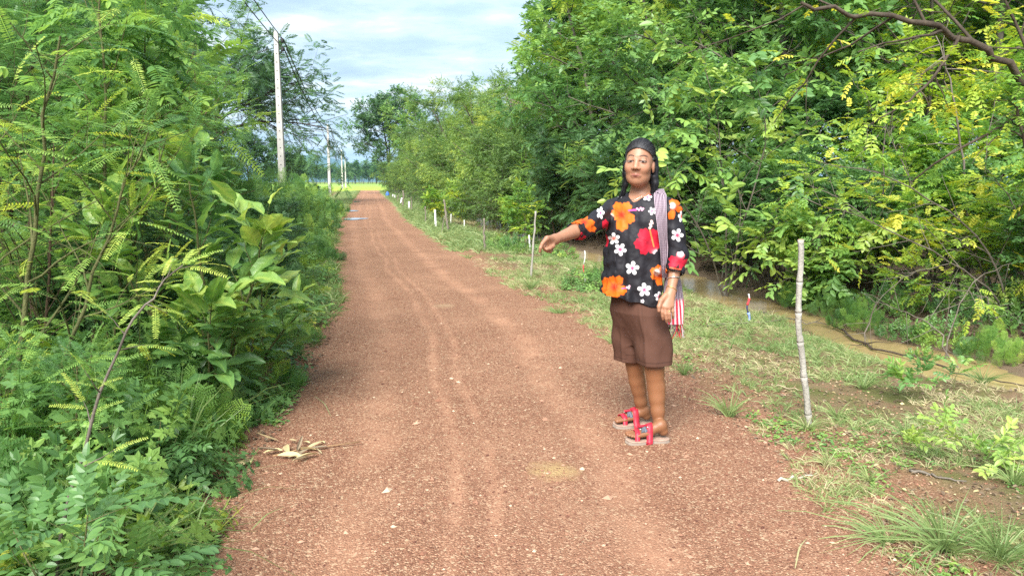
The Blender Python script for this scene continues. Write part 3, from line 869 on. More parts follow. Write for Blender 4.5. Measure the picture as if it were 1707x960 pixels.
# left mass ----------------------------------------------------------
for px, y, k, sc in [(-60, 5.2, 'leuc1', 1.0), (60, 6.2, 'leuc1', 1.05), (150, 7.5, 'leuc2', 1.2), (20, 4.2, 'leuc2', .85), (200, 8.5, 'leuc1', 1.0), (150, 10.5, 'leuc3', .9),
                     (250, 11, 'leuc2', .9), (60, 9, 'leuc3', 1.0), (-90, 8, 'leuc3', .9), (190, 14, 'leuc3', 1.05), (265, 15, 'leuc1', .85), (170, 15, 'leuc3', 1.25), (315, 19, 'leuc2', 1.0),
                     (235, 21, 'leuc3', 1.1), (360, 26, 'leuc2', .75), (330, 30, 'leuc3', .7), (405, 40, 'leuc2', .7), (380, 52, 'leuc3', .7)]:
    put(k, 'feathery_shrub', px, y, sc, 'feathery leaved green shrub crowding the left roadside', 'shrub', G_L)
for px, y, k, sc in [(250, 5.6, 'bush3', .55), (330, 6.6, 'bush1', .5), (400, 7.6, 'bush3', .45), (440, 9.3, 'bush3', .42), (130, 5.0, 'bush3', .6), (350, 9.5, 'bush1', .55), (430, 12, 'bush1', .5), (455, 14.5, 'bush3', .5), (470, 17, 'bush1', .45),
                     (490, 21, 'bush3', .5), (500, 26, 'bush2', .5), (500, 33, 'bush1', .5), (520, 42, 'bush2', .55), (535, 55, 'bush1', .6), (550, 70, 'bush2', .6)]:
    put(k, 'low_bush', px, y, sc, 'low dense green bush at the left road edge', 'bush', 'low bushes along the left road edge')
for px, y, k, sc in [(180, 22, 'tree3', 1.1), (60, 17, 'tree3', 1.0), (270, 30, 'tree3', 1.05), (-60, 14, 'tree2', 1.0), (240, 40, 'tree3', 1.3), (130, 30, 'tree2', 1.2), (350, 55, 'tree3', .9), (420, 62, 'tree3', .75), (470, 75, 'tree3', .8), (500, 95, 'tree3', .7)]:
    put(k, 'dense_tree', px, y, sc, 'dense dark tree rising behind the left roadside shrubs', 'tree', 'trees behind the left roadside shrubs')
put('saman', 'spreading_tree', 335, 46, 1.25, 'tall dark spreading tree with flat open crown behind the nearest utility pole', 'tree')
# right mass ---------------------------------------------------------
G_R = 'trees of the dense thicket on the right'
for px, y, k, sc in [(1130, 13.5, 'bush1', 1.0), (1210, 11.5, 'bush1', .8), (1290, 10.2, 'bush1', .75), (1380, 9.4, 'bush1', .7), (1470, 9.6, 'bush2', .8), (1580, 8.6, 'bush1', .7), (1690, 7.6, 'bush2', .8), (1760, 6.6, 'bush1', .75),
                     (1240, 13, 'bush1', 1.3), (1350, 12, 'bush1', 1.3), (1480, 11.5, 'bush2', 1.3), (1620, 10.5, 'bush2', 1.2), (1740, 9.5, 'bush1', 1.2),
                     (1040, 16, 'bush3', 1.0), (960, 18, 'bush3', 1.1), (890, 21, 'bush3', 1.0), (1090, 15, 'leuc2', 1.1), (1000, 17.5, 'leuc2', 1.0), (1090, 17, 'bush3', 1.3), (930, 19.5, 'leuc2', 1.0)]:
    put(k, 'thicket_bush', px, y, sc, 'leafy bush at the foot of the right thicket', 'bush', 'bushes at the foot of the right thicket')
for px, y, k, sc in [(1180, 16, 'tree1', .95), (1290, 14.5, 'tree1', 1.0), (1420, 14, 'ytree', 1.1), (1560, 13.5, 'ytree', 1.15), (1700, 12.5, 'tree1', 1.0), (1350, 18, 'tree3', 1.1), (1500, 19, 'tree2', 1.2), (1650, 18, 'tree3', 1.1),
                     (1090, 19, 'tree2', 1.0), (1000, 21, 'tree2', 1.05), (985, 24, 'tree2', 1.1), (1180, 22, 'tree3', 1.2), (1060, 26, 'tree3', 1.3), (1010, 30, 'tree3', 1.2), (1260, 24, 'tree2', 1.4), (925, 27, 'olive1', 1.15), (1420, 26, 'tree3', 1.3), (1600, 27, 'tree3', 1.4), (1760, 20, 'tree2', 1.3)]:
    put(k, 'thicket_tree', px, y, sc, 'slender leafy tree in the dense thicket on the right', 'tree', G_R)
for px, y, k, sc in [(850, 25, 'olive1', .95), (830, 30, 'olive2', 1.1), (790, 33, 'olive1', 1.05), (750, 36, 'olive2', .85), (725, 42, 'olive1', .9), (700, 46, 'olive2', .75), (770, 42, 'olive1', 1.2), (720, 55, 'olive1', 1.1), (690, 60, 'olive2', .9), (675, 72, 'olive1', .8), (800, 48, 'tree2', 1.0)]:
    put(k, 'olive_green_tree', px, y, sc, 'fine leaved olive green tree lining the distant right roadside', 'tree', 'olive green trees along the right roadside')
put('tree3', 'field_edge_tree', 655, 86, 1.5, 'open crowned tall tree by the field just right of the road end', 'tree')
put('tree1', 'field_edge_tree', 695, 80, 1.35, 'paler tall tree joining the far right treeline beside the open crowned one', 'tree')
for px, y, sc in [(868, 21, 1.0), (840, 24, 1.15), (815, 27, 1.2), (795, 30, 1.1), (770, 33, 1.25), (745, 36, 1.2), (722, 40, 1.1), (705, 44, 1.1), (692, 50, 1.1), (680, 57, 1.1), (672, 66, 1.1), (664, 78, 1.2), (720, 34, .7), (860, 26, 1.4), (790, 36, 1.5), (905, 23, 1.3), (655, 88, 1.1)]:
    put('oliveb', 'olive_green_bush', px, y, sc, 'fine leaved olive bush along the distant right roadside', 'bush', 'olive bushes along the right roadside')
# distant tree line --------------------------------------------------
for i in range(46):
    y = R_.uniform(330, 420); px = 440 + i * 6.5
    put(['tree3', 'tree1', 'tree3'][i % 3], 'distant_tree', px, y, R_.uniform(.9, 1.6) * (1.1 if px < 560 else .95), 'small rounded tree in the hazy line beyond the far field', 'tree', 'distant tree line beyond the field')
# ------------------------------------------------------------------ near plants whose leaves can be told apart
def tmesh(name, T, mat, base=.5, var=.1, seed=0):
    V, F, A = T
    r = np.random.default_rng(seed)
    return np_mesh(name, V, F, mat, {'tint': np.clip(A + base + r.normal(0, var * .3, len(A)), 0, 1)})
LT = {}
def leaf_set(key, name, Ts, mat, tints):
    LT[key] = (name, [tmesh(name, T, mat, t, .2, i) for i, (T, t) in enumerate([(T, t) for T in Ts for t in tints])], len(tints))
def t_single(seed, W=.44):
    """one big glossy leaf: eight rows, wavy edge, midrib fold and a stalk"""
    r = np.random.default_rng(seed); n = 9; t = np.linspace(0, 1, n)
    w = W * .5 * np.sin(math.pi * t ** .85) ** .75 * (1 - .25 * t) + .008
    y = .12 + .88 * t; zc = -.28 * t ** 2 * r.uniform(.4, 1.3)
    wav = .03 * np.sin(t * 14 + r.uniform(0, 6)); fold = .32
    V = np.stack([np.stack([-w, y, zc + w * fold + wav], 1), np.stack([-w * .5, y, zc + w * fold * .35 + wav * .3], 1), np.stack([0 * t, y, zc], 1),
                  np.stack([w * .5, y, zc + w * fold * .35 - wav * .3], 1), np.stack([w, y, zc + w * fold - wav], 1)], 1).reshape(-1, 3)
    i = np.arange(n - 1)[:, None] * 5; j = np.arange(4)[None]
    F = np.stack([i + j, i + j + 1, i + j + 6, i + j + 5], -1).reshape(-1, 4)
    s = ribbon(np.array([[0, 0, 0], [0, .07, .01], [0, .13, 0]]), .025)
    At = np.tile(np.array([0, .03, .2, .03, 0]), n)
    return join([(V, F, At), s])
leaf_set('bip', 'frond', bip0, ML['feather'], (.35, .55, .75, .95))
leaf_set('fea', 'frond', fea0, ML['feather'], (.2, .45, .7, .95))
leaf_set('pinlong', 'frond', [t_pinn(70 + i, 9, .25, .085, -1, .3) for i in range(3)], ML['feather'], (.3, .5, .7))
leaf_set('oval', 'frond', [t_pinn(75 + i, 5, .27, .135, -1, .25) for i in range(3)], ML['broad'], (.3, .5, .8))
leaf_set('pin', 'frond', pin0, ML['yellow'], (.15, .4, .6, .9))
leaf_set('sprig', 'sprig', [t_sprig(48 + i, 7, .42, .2, -1) for i in range(4)], ML['broad'], (.4, .6, .8, .95))
leaf_set('big', 'leaf', [t_single(80 + i) for i in range(5)], ML['broad'], (.3, .5, .7, .85))
def mat4(p, d, n, s):
    d = nrm(np.asarray(d, float)); sd = nrm(np.cross(d, n)); n = nrm(np.cross(sd, d))
    return Matrix(((sd[0] * s, d[0] * s, n[0] * s, p[0]), (sd[1] * s, d[1] * s, n[1] * s, p[1]), (sd[2] * s, d[2] * s, n[2] * s, p[2]), (0, 0, 0, 1)))
def near_plant(name, base, mains, key, size, label, cat, cfg, bark, seed=0, tb=(0, 1), names=('stem', 'twigs'), cap=290, group=None, jit=.25, droop=0.0, stuff_extra=None, tip=0):
    """mains: [(points relative to base, radius)], side shoots grown from them, each frond or leaf its own object"""
    rng = np.random.default_rng(seed); base = np.array(base, float)
    o = empty(name, tuple(base), label, cat, group)
    out = {'tubes': [], 'P': [], 'D': [], 'T': []}
    for pts, r in mains:
        pts = np.array(pts, float); n = len(pts)
        # resample smoothly
        tt_ = np.linspace(0, n - 1, n * 3); ps = np.stack([np.interp(tt_, np.arange(n), pts[:, a]) for a in range(3)], 1)
        for _ in range(2): ps[1:-1] = (ps[:-2] + 2 * ps[1:-1] + ps[2:]) / 4
        ps[1:-1] += rng.normal(0, .012 * np.linalg.norm(ps[-1] - ps[0]) / 3, ps[1:-1].shape)
        rad = r * np.linspace(1, .3, len(ps)); add(names[0], tubes_mesh(names[0], [(0, ps, rad)], bark), o)
        Ltot = np.linalg.norm(np.diff(ps, axis=0), axis=1).sum()
        phi = rng.uniform(0, 6.28)
        for i in range(cfg['n0']):
            t = cfg['t0'] + (1 - cfg['t0']) * (i + rng.uniform(.1, .9)) / cfg['n0']; f = t * (len(ps) - 1); k = min(int(f), len(ps) - 2)
            q = ps[k] + (ps[k + 1] - ps[k]) * (f - k); dd = nrm(ps[k + 1] - ps[k]); phi += 2.4 + rng.normal(0, .3)
            a = nrm(np.cross(dd, [math.cos(phi), math.sin(phi), .2])); ang = math.radians(cfg['a0'] + rng.normal(0, 9))
            grow(rng, q, dd * math.cos(ang) + a * math.sin(ang), Ltot * cfg['l0'] * rng.uniform(.7, 1.2) * (1 - .4 * t), max(rad[k] * .55, .0018), 0 if len(cfg['ratio']) else 0, cfg, out)
        for _ in range(tip):
            out['P'].append(ps[-1]); out['D'].append(nrm(ps[-1] - ps[-2]) + rng.normal(0, .45, 3)); out['T'].append(1)
    rest = out['tubes']
    if rest: add(names[1], tubes_mesh(names[1], [(max(l, 1), p, r) for l, p, r in rest], bark), o, kind='stuff')
    P = np.array(out['P']); D = np.array(out['D']); T_ = np.array(out['T'])
    keep = (P[:, 2] + base[2] > .04)
    P, D, T_ = P[keep], D[keep], T_[keep]
    D = D + np.array([0, 0, -droop])
    N = nrm(UP + rng.normal(0, jit, P.shape))
    ix = rng.permutation(len(P))[:cap]
    nm, meshes, nt = LT[key]
    cl = fbm(P + base, 2.0, seed, 2)
    for i in ix:
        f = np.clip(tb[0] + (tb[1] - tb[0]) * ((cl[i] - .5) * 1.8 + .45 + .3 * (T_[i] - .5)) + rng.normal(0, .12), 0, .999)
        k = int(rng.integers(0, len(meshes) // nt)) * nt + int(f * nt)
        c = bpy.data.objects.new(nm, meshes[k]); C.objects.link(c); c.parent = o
        c.matrix_local = mat4(P[i], D[i], N[i], size * rng.uniform(.7, 1.2))
    return o
NC_LEUC = dict(n0=12, t0=.2, a0=42, l0=.32, ratio=[.5], n=[4], start=[.2], ang=[42], wander=[.1, .14], trop=[.05, -.15], leaves=4, segs=[5, 4], rr=.6)
NC_ONE = dict(n0=14, t0=.15, a0=50, l0=.3, ratio=[], n=[], start=[], ang=[], wander=[.12], trop=[.1], leaves=9, segs=[5])
NC_BIG = dict(n0=11, t0=.2, a0=48, l0=.35, ratio=[], n=[], start=[], ang=[], wander=[.08], trop=[.35], leaves=9, segs=[5], ltrop=.25)
def rel(base, pts): return [tuple(at_depth(px, py, y) - Vector(base)) for px, py, y in pts]
def gz(px, y, dz=0):
    x = cx_at(px, y); return (x, y, th(x, y) + dz)

b = gz(-40, 3.3)
near_plant('feathery_shrub', b, [([(0, 0, 0), (.1, .1, .8), (.25, .1, 1.5), (.45, 0, 2.1)], .016), ([(0, 0, 0), (-.2, .1, .9), (-.3, .1, 1.7), (-.2, 0, 2.5)], .016), ([(.05, 0, 0), (.3, .1, .7), (.55, .1, 1.3), (.75, .1, 1.7)], .012)],
           'fea', .23, 'bright feathery fronds at the top left corner, nearest of the feathery shrubs', 'shrub', NC_LEUC, MB_GREEN, 1, (.3, 1.15), group=G_L)
b = gz(120, 4.4)
near_plant('feathery_shrub', b, [([(0, 0, 0), (.1, .1, .9), (.2, .1, 1.8), (.3, 0, 2.7)], .016), ([(0, 0, 0), (-.2, -.1, .8), (-.5, -.1, 1.5), (-.7, 0, 2.1)], .014), ([(.05, 0, 0), (.3, -.1, .7), (.5, -.15, 1.3), (.7, -.2, 1.75)], .012)],
           'fea', .22, 'tall feathery shrub right behind the big leaved shrub, with slim stems', 'shrub', NC_LEUC, MB_GREEN, 2, (.2, 1.05), group=G_L)
b = gz(60, 3.0)
near_plant('feathery_shrub', b, [([(0, 0, 0), (.1, 0, .4), (.15, -.05, .7)], .01), ([(0, 0, 0), (-.2, 0, .4), (-.3, .1, .75)], .01)],
           'fea', .15, 'knee high feathery shrub low at the left frame edge', 'shrub', NC_LEUC, MB_GREEN, 3, (.2, 1.0), group=G_L)
b = gz(215, 5.2)
near_plant('long_leaved_sapling', b, [([(0, 0, 0), (-.05, 0, 1.2), (-.05, 0, 2.0), (-.0, -.2, 2.65)], .018), ([(0, 0, 0), (.15, 0, 1.2), (.25, -.2, 2.0), (.35, -.3, 2.4)], .014)],
           'pinlong', .34, 'sapling with long drooping pinnate leaves high in the left foliage', 'tree', dict(NC_ONE, t0=.45, leaves=6), MB_GREEN, 4, (.1, .8), droop=.5, names=('trunk', 'twigs'))
b = gz(335, 4.25)
near_plant('big_leaved_shrub', b, [([(0, 0, 0), (0, .05, .6), (-.02, 0, 1.1), (-.05, 0, 1.42)], .014), ([(0, 0, 0), (.2, -.1, .5), (.34, -.15, .85), (.42, -.2, 1.1)], .012), ([(0, 0, 0), (-.2, -.1, .5), (-.36, -.15, .85), (-.45, -.2, 1.15)], .012), ([(0, 0, 0), (.12, -.3, .4), (.2, -.4, .75)], .01)],
           'big', .21, 'shrub with large glossy oval leaves in the middle of the left roadside', 'shrub', NC_BIG, MB_GREEN, 5, (.0, 1.0), tip=5, jit=.3)
b = gz(240, 4.9)
near_plant('big_leaved_shrub', b, [([(0, 0, 0), (0, .05, .8), (-.02, 0, 1.4), (0, 0, 1.85)], .014), ([(0, 0, 0), (.15, -.1, .8), (.25, -.1, 1.3), (.3, -.1, 1.6)], .012)],
           'big', .2, 'taller big leaved shrub with pale whorls of leaves, behind and left of the other', 'shrub', dict(NC_BIG, t0=.4, leaves=6), MB_GREEN, 6, (.4, 1.05), tip=6, jit=.3)
b = gz(405, 4.9)
near_plant('big_leaved_shrub', b, [([(0, 0, 0), (.05, 0, .5), (.1, 0, .8)], .01), ([(0, 0, 0), (.2, -.1, .35), (.4, -.15, .55)], .01), ([(0, 0, 0), (-.15, -.2, .4), (-.2, -.3, .75)], .01)],
           'big', .17, 'low spreading big leaved shrub at the road side of the large one', 'shrub', dict(NC_BIG, t0=.15, leaves=6, n0=8), MB_GREEN, 17, (.1, .9), tip=5, jit=.3)
b = gz(430, 5.6)
near_plant('big_leaved_shrub', b, [([(0, 0, 0), (.0, 0, .5), (.05, 0, .95)], .01), ([(0, 0, 0), (-.2, 0, .5), (-.3, 0, .85)], .01)],
           'big', .17, 'small big leaved shrub nearest the road on the left', 'shrub', dict(NC_BIG, t0=.2, leaves=5, n0=7), MB_GREEN, 7, (.3, 1.0), tip=4)
# thin leaning shoot with yellow green spray
b = gz(85, 2.3)
near_plant('leaning_shoot', b, [(rel(b, [(95, 960, 2.3), (120, 800, 2.32), (165, 660, 2.35), (215, 545, 2.4), (262, 480, 2.45), (305, 442, 2.5)]), .007)],
           'fea', .12, 'thin brown leaning shoot ending in a yellow green feathery spray, lower left', 'shoot', dict(NC_ONE, n0=9, t0=.2, l0=.12, leaves=4), MB_GREY, 8, (.55, 1.1), tip=4)
b = gz(70, 2.05)
near_plant('oval_leaved_plant', b, [([(0, 0, 0), (.02, 0, .2), (.06, 0, .42)], .006), ([(0, 0, 0), (-.1, 0, .2), (-.2, .05, .35)], .006), ([(0, 0, 0), (.1, -.05, .18), (.22, -.05, .3)], .006)],
           'oval', .17, 'low plant with rows of oval leaflets in the bottom left corner', 'plant', dict(NC_ONE, n0=5, t0=.2, l0=.5, leaves=4), MB_GREEN, 9, (.2, 1.0), tip=2)
b = gz(225, 3.15)
near_plant('oval_leaved_plant', b, [([(0, 0, 0), (.05, -.02, .18), (.16, -.05, .26)], .005), ([(0, 0, 0), (-.06, 0, .2), (-.1, 0, .34)], .005)],
           'oval', .18, 'low plant with drooping blue green leaflets beside the lower road edge', 'plant', dict(NC_ONE, n0=4, t0=.3, l0=.4, leaves=4), MB_GREEN, 10, (.0, .5), tip=3, droop=.2)

# herb hummocks -------------------------------------------------------
def hummock(seed, T, n, R, H, size, mat, tint):
    rng = np.random.default_rng(seed); a = rng.uniform(0, 6.28, n); r = np.sqrt(rng.random(n)) * R
    h = H * (1 - (r / R) ** 2 * .75) * rng.uniform(.35, 1, n)
    P = np.stack([np.cos(a) * r, np.sin(a) * r, np.maximum(h - size * .8, 0)], 1)
    D0 = np.stack([np.cos(a) * r / R * .7, np.sin(a) * r / R * .7, np.full(n, 1.0)], 1) + rng.normal(0, .2, (n, 3))
    N0 = np.stack([np.cos(a), np.sin(a), -np.ones(n) * .2], 1) + rng.normal(0, .5, (n, 3))
    # templates here point up their own +Z: swap axes so +Z follows D0
    T2 = [(np.stack([t[0][:, 0], t[0][:, 2], -t[0][:, 1]], 1), t[1], t[2]) for t in T]
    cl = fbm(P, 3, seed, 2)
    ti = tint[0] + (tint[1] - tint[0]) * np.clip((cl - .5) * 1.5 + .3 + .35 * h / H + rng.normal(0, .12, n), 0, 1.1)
    V, F, A = scatter(T2, P, D0, N0, size * rng.uniform(.7, 1.25, n), ti, rng, .05)
    st = [(3, np.array([[x * .6, y * .6, -.05], [x * .9, y * .9, z * .6], [x, y, z + .05]]), np.array([.004, .003, .002])) for x, y, z in P[::3]]
    return np_mesh('foliage', V, F, mat, {'tint': np.clip(A, 0, 1)}), tubes_mesh('stems', st, MB_GREEN)
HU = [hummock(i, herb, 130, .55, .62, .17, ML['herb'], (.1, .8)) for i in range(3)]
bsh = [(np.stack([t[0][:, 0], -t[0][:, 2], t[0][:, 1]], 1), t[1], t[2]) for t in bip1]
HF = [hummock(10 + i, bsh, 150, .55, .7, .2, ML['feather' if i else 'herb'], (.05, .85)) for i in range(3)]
spu = [(np.stack([t[0][:, 0], -t[0][:, 2], t[0][:, 1]], 1), t[1], t[2]) for t in spr0]
HB = [hummock(20 + i, spu, 110, .5, .5, .17, ML['broad'], (.2, 1.0)) for i in range(2)]
def clump(kind, x, y, sc, label, cat, name, group=None, sz=1.0, sunk=0.0):
    o = empty(name, (x, y, th(x, y) - sunk), label, cat, group, R_.uniform(0, 6.28)); o.scale = (sc, sc, sc * sz)
    f, s_ = R_.choice(kind)
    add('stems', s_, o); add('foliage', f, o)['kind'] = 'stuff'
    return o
GH = 'herb clumps along the left road edge'
for y in [2.0, 2.35, 2.8, 3.2, 3.7, 4.2, 4.8, 5.4, 6.1, 6.9, 7.8, 8.8, 10, 11.3, 12.8, 14.5, 16.5, 19, 22, 25, 29, 34]:
    e = float(xl(y))
    k = 1 + (y > 9) * .2 + (y > 18) * .5
    clump(HU if R_.random() < .6 else HF, e - .32 - .18 * (y < 3.0) - .12 * (3.0 <= y < 4.6) - R_.uniform(0, .12), y, .72 * k * R_.uniform(.85, 1.1), 'knee high herb clump spilling to the left road edge', 'herb', 'herb_clump', GH, .8)
    clump(HF if R_.random() < .6 else HU, e - .95 - R_.uniform(0, .15), y + .15, 1.0 * k * R_.uniform(.9, 1.15), 'thigh high herb clump second row from the left road edge', 'herb', 'herb_clump', GH, 1.1)
    if y > 2.8: clump(R_.choice([HF, HU, HB]), e - 1.6 - R_.uniform(0, .3), y + .1, 1.2 * k, 'waist high herb clump third row from the left road edge', 'herb', 'herb_clump', GH, 1.25)
    if y > 4.5: clump(R_.choice([HF, HU]), e - 2.4 - R_.uniform(0, .3), y + .1, 1.35 * k, 'waist high herb clump in the deepest row of the left undergrowth', 'herb', 'herb_clump', GH, 1.3)

for px, y, sc, sz in [(120, 3.0, 1.0, 1.15), (190, 3.35, .9, 1.1), (30, 2.6, .95, 1.0), (225, 3.75, .85, 1.0), (60, 3.5, 1.15, 1.3), (170, 3.9, 1.2, 1.3), (280, 4.3, .8, .9), (-20, 3.0, 1.1, 1.2), (110, 2.5, .8, .9), (260, 4.3, 1.1, 1.3)]:
    clump([HU[0], HU[1], HU[2], HF[1], HB[0]] if px % 4 else HU, cx_at(px, y), y, sc, 'light green lobed leaved herb clump in the lower left undergrowth', 'herb', 'herb_clump', GH, sz)
for i, (px, y, sc) in enumerate([(1440, 7.6, .5), (1520, 7.0, .45), (1590, 6.7, .6), (1680, 6.2, .5), (1490, 7.9, .7), (1620, 7.4, .7), (1345, 8.9, .6), (1700, 6.9, .8), (1560, 6.35, .35), (1400, 8.3, .5)]):
    clump(HB if i % 3 else HF, cx_at(px, y), y, sc, 'small leafy weed clump on the dark bank beyond the muddy water', 'weed', 'weed_clump', 'weeds on the dark bank', 1.0)
# tall grass on the left
def tuft_mesh(seed, k, spread, w, bend, tint, H=1.0, mat='grass'):
    V, F, A = t_tuft(seed, k, spread, w, bend)
    return np_mesh('blades', V * H, F, ML[mat], {'tint': np.clip(A * .8 + tint, 0, 1)})
def grass_clump(x, y, H, k, spread, w, bend, seed, label, tint=.55, group=None, name='grass_tuft'):
    o = add(name, tuft_mesh(seed, k, spread, w / H, bend, tint, H), None, (x, y, th(x, y) - .01)); o.data.name = name
    return tag(o, label, 'grass', group)
for i, (px, py, H, k, sp, lab) in enumerate([(300, 770, .62, 46, .75, 'tall arching grass clump standing among the herbs above the dry leaves'), (215, 930, .5, 70, 1.0, 'long grass clump leaning over the road at the lower left'),
                                            (300, 925, .36, 40, 1.3, 'low sprawling grass at the very edge of the road, lower left'), (95, 950, .45, 40, .8, 'upright grass in the bottom left corner'), (385, 700, .45, 24, .8, 'thin grass blades beside the road edge left of the walker')]):
    g = ground_at(px, py); grass_clump(g.x, g.y, H, k, sp, .008, .9, 100 + i, lab, .5)
# ------------------------------------------------------------------ ground cover (uncountable) and single tufts
def pts_verge(n, y0, y1, rng, side='R', umin=-.15, umax=2.6, bias=1.0):
    """random points beyond the road edge, density falling with distance like the view's"""
    t = rng.random(n) ** bias; y = y0 * (y1 / y0) ** t
    if side == 'R':
        u = rng.uniform(umin, umax, n); x = xr(y) + u
    else:
        u = rng.uniform(umin, umax, n); x = xl(y) - u
    return x, y, u
def cover(name, T, P, size, mat, tint, seed, label, tw=.05, D=None, jit=.2):
    rng = np.random.default_rng(seed); n = len(P)
    T2 = [(np.stack([t[0][:, 0], t[0][:, 2], -t[0][:, 1]], 1), t[1], t[2]) for t in T] if D is None else T
    if D is None:
        D = nrm(UP + rng.normal(0, .12, (n, 3))); a = rng.uniform(0, 6.28, n); N = np.stack([np.cos(a), np.sin(a), 0 * a], 1)
    else: N = nrm(UP + rng.normal(0, jit, (n, 3)))
    V, F, A = scatter(T2, P, D, N, size, tint, rng, tw)
    o = add(name, np_mesh(name, V, F, mat, {'tint': np.clip(A, 0, 1)}), kind='stuff'); o['label'] = label
    return len(F)
def onground(x, y, dz=0): return np.stack([x, y, terrain(x, y) + dz], 1)
rng = np.random.default_rng(77)
gt = [t_tuft(200 + i, 9, .9, .05, .8, 2) for i in range(5)]
gt2 = [t_tuft(210 + i, 7, 1.3, .07, .9, 2) for i in range(4)]
cv = [t_cover(220 + i) for i in range(4)]
# right verge grass: patchy
x, y, u = pts_verge(15000, 2.0, 26, rng, 'R', -.12, 3.2, .9)
p = np.stack([x, y], 1); dens = fbm(p, 1.5, 31, 3) * .65 + fbm(p, .5, 32, 2) * .35
sx = stream_x(y); edge = np.clip(u / .45, 0, 1)
keep = (dens + .17 * edge + .09 * (y > 6) - .02 > .585 + .14 * rng.random(len(x)) - .03 * (y < 4.5)) & (np.abs(x - sx) > stream_w(y) * 1.05) & ((x < sx) | (rng.random(len(x)) < .06))
x, y, u = x[keep], y[keep], u[keep]; k = len(x)
cover('verge_grass', gt + gt2, onground(x, y, -.005), (.05 + .05 * rng.random(k)) * (1 + .045 * y), ML['grass'], .25 + .5 * fbm(np.stack([x, y], 1), 1.2, 8, 2) + rng.normal(0, .08, k), 5, 'patchy short green grass on the right verge')
x, y, u = pts_verge(7000, 2.0, 16, rng, 'R', -.05, 2.6, .9); keep = fbm(np.stack([x, y], 1), 1.1, 36, 3) + .1 * rng.random(len(x)) > .55; x, y = x[keep], y[keep]
cover('dry_grass', gt2, onground(x, y, -.005), .04 + .045 * rng.random(len(x)), ML['grass'], .8 + .25 * rng.random(len(x)), 15, 'thin straw coloured dry grass mixed into the right verge')
# creeping broad leaved weeds
x, y, u = pts_verge(9000, 2.0, 22, rng, 'R', 0, 3.0, .9)
p = np.stack([x, y], 1); dens = fbm(p, 1.9, 41, 3)
keep = (dens > .60 + .1 * rng.random(len(x))) & (np.abs(x - stream_x(y)) > stream_w(y)) & (x < stream_x(y) + .3)
x, y = x[keep], y[keep]; k = len(x)
cover('creeping_weeds', cv, onground(x, y, 0), (.026 + .026 * rng.random(k)) * (1 + .05 * y), ML['broad'], .45 + .4 * rng.random(k), 6, 'small creeping weeds scattered over the right verge')
# far verge right and left (to the end of the road)
x, y, u = pts_verge(5000, 14, 105, rng, 'R', -.1, 3.0, .8)
keep = np.abs(x - stream_x(y)) > stream_w(y) * (y < 34); x, y, u = x[keep], y[keep], u[keep]
cover('roadside_grass', gt2, onground(x, y, -.01), (.16 + .12 * rng.random(len(x))) * (1 + .01 * y), ML['grass'], .25 + .4 * rng.random(len(x)), 7, 'taller grass along the distant right road edge')
x, y, u = pts_verge(6000, 7, 105, rng, 'L', -.12, 2.2, .9)
cover('left_roadside_grass', gt2, onground(x, y, -.01), (.10 + .10 * rng.random(len(x))) * (1 + .012 * y), ML['grass'], .35 + .4 * rng.random(len(x)), 8, 'grass along the left road edge')
x, y, u = pts_verge(4200, 2.2, 20, rng, 'L', -.12, .35, 1.0)
keep = fbm(np.stack([x, y], 1), 1.6, 51, 2) + .25 * np.clip(u * 3, 0, 1) > .56
x, y = x[keep], y[keep]
cover('left_creeping_weeds', cv, onground(x, y, 0), .04 + .03 * rng.random(len(x)), ML['herb'], .35 + .4 * rng.random(len(x)), 9, 'small creeping weeds at the foot of the left undergrowth')
# flooded far grass (reeds around the pond)
x = rng.uniform(-3, 2, 1800); y = rng.uniform(21, 33, 1800); m = (x > xr(y) + 1.2)
cover('pond_grass', gt2, onground(x[m], y[m], -.02), .12 + .1 * rng.random(m.sum()), ML['grass'], .55 + .4 * rng.random(m.sum()), 10, 'yellowish grass standing in the flooded hollow')
# dry leaves
lt = [leaf6([[0, 0, 0]], [[0, 1, .1]], [[0, 0, 1]], 1, .5, .3, .2), leaf6([[0, 0, 0]], [[0, 1, .2]], [[.3, 0, 1]], 1, .35, .5, .3), leaf4([[0, 0, 0]], [[0, 1, .1]], [[0, 0, 1]], 1, .7)]
lt = [t for t in lt if t[1].shape[1] == 4]
def litter(n, x, y, size, seed, name, label, tint=(.1, .9)):
    r = np.random.default_rng(seed); a = r.uniform(0, 6.28, n)
    P = onground(x, y, .008); D = np.stack([np.cos(a), np.sin(a), r.normal(0, .25, n)], 1)
    cover(name, lt, P, size * r.uniform(.5, 1.3, n), ML['litter'], tint[0] + (tint[1] - tint[0]) * r.random(n), seed, label, D=D, jit=.35)
n = 9000; y = 3.5 * (20 / 3.5) ** rng.random(n); x = stream_x(y) + .15 + rng.exponential(.9, n) + stream_w(y)
litter(n, x, y, .036 * (1 + .03 * y), 11, 'leaf_litter', 'brown leaf litter under the right thicket', (0, .75))
n = 7000; x, y, u = pts_verge(n, 2.0, 12, rng, 'R', -.1, 2.4); litter(n, x, y, .024, 12, 'verge_litter', 'bits of dry leaves lying on the right verge', (.3, 1))
n = 2500; x, y, u = pts_verge(n, 1.9, 9, rng, 'L', -.15, .5); litter(n, x, y, .028, 13, 'edge_litter', 'bits of dry leaves lying along the left road edge', (.2, .95))
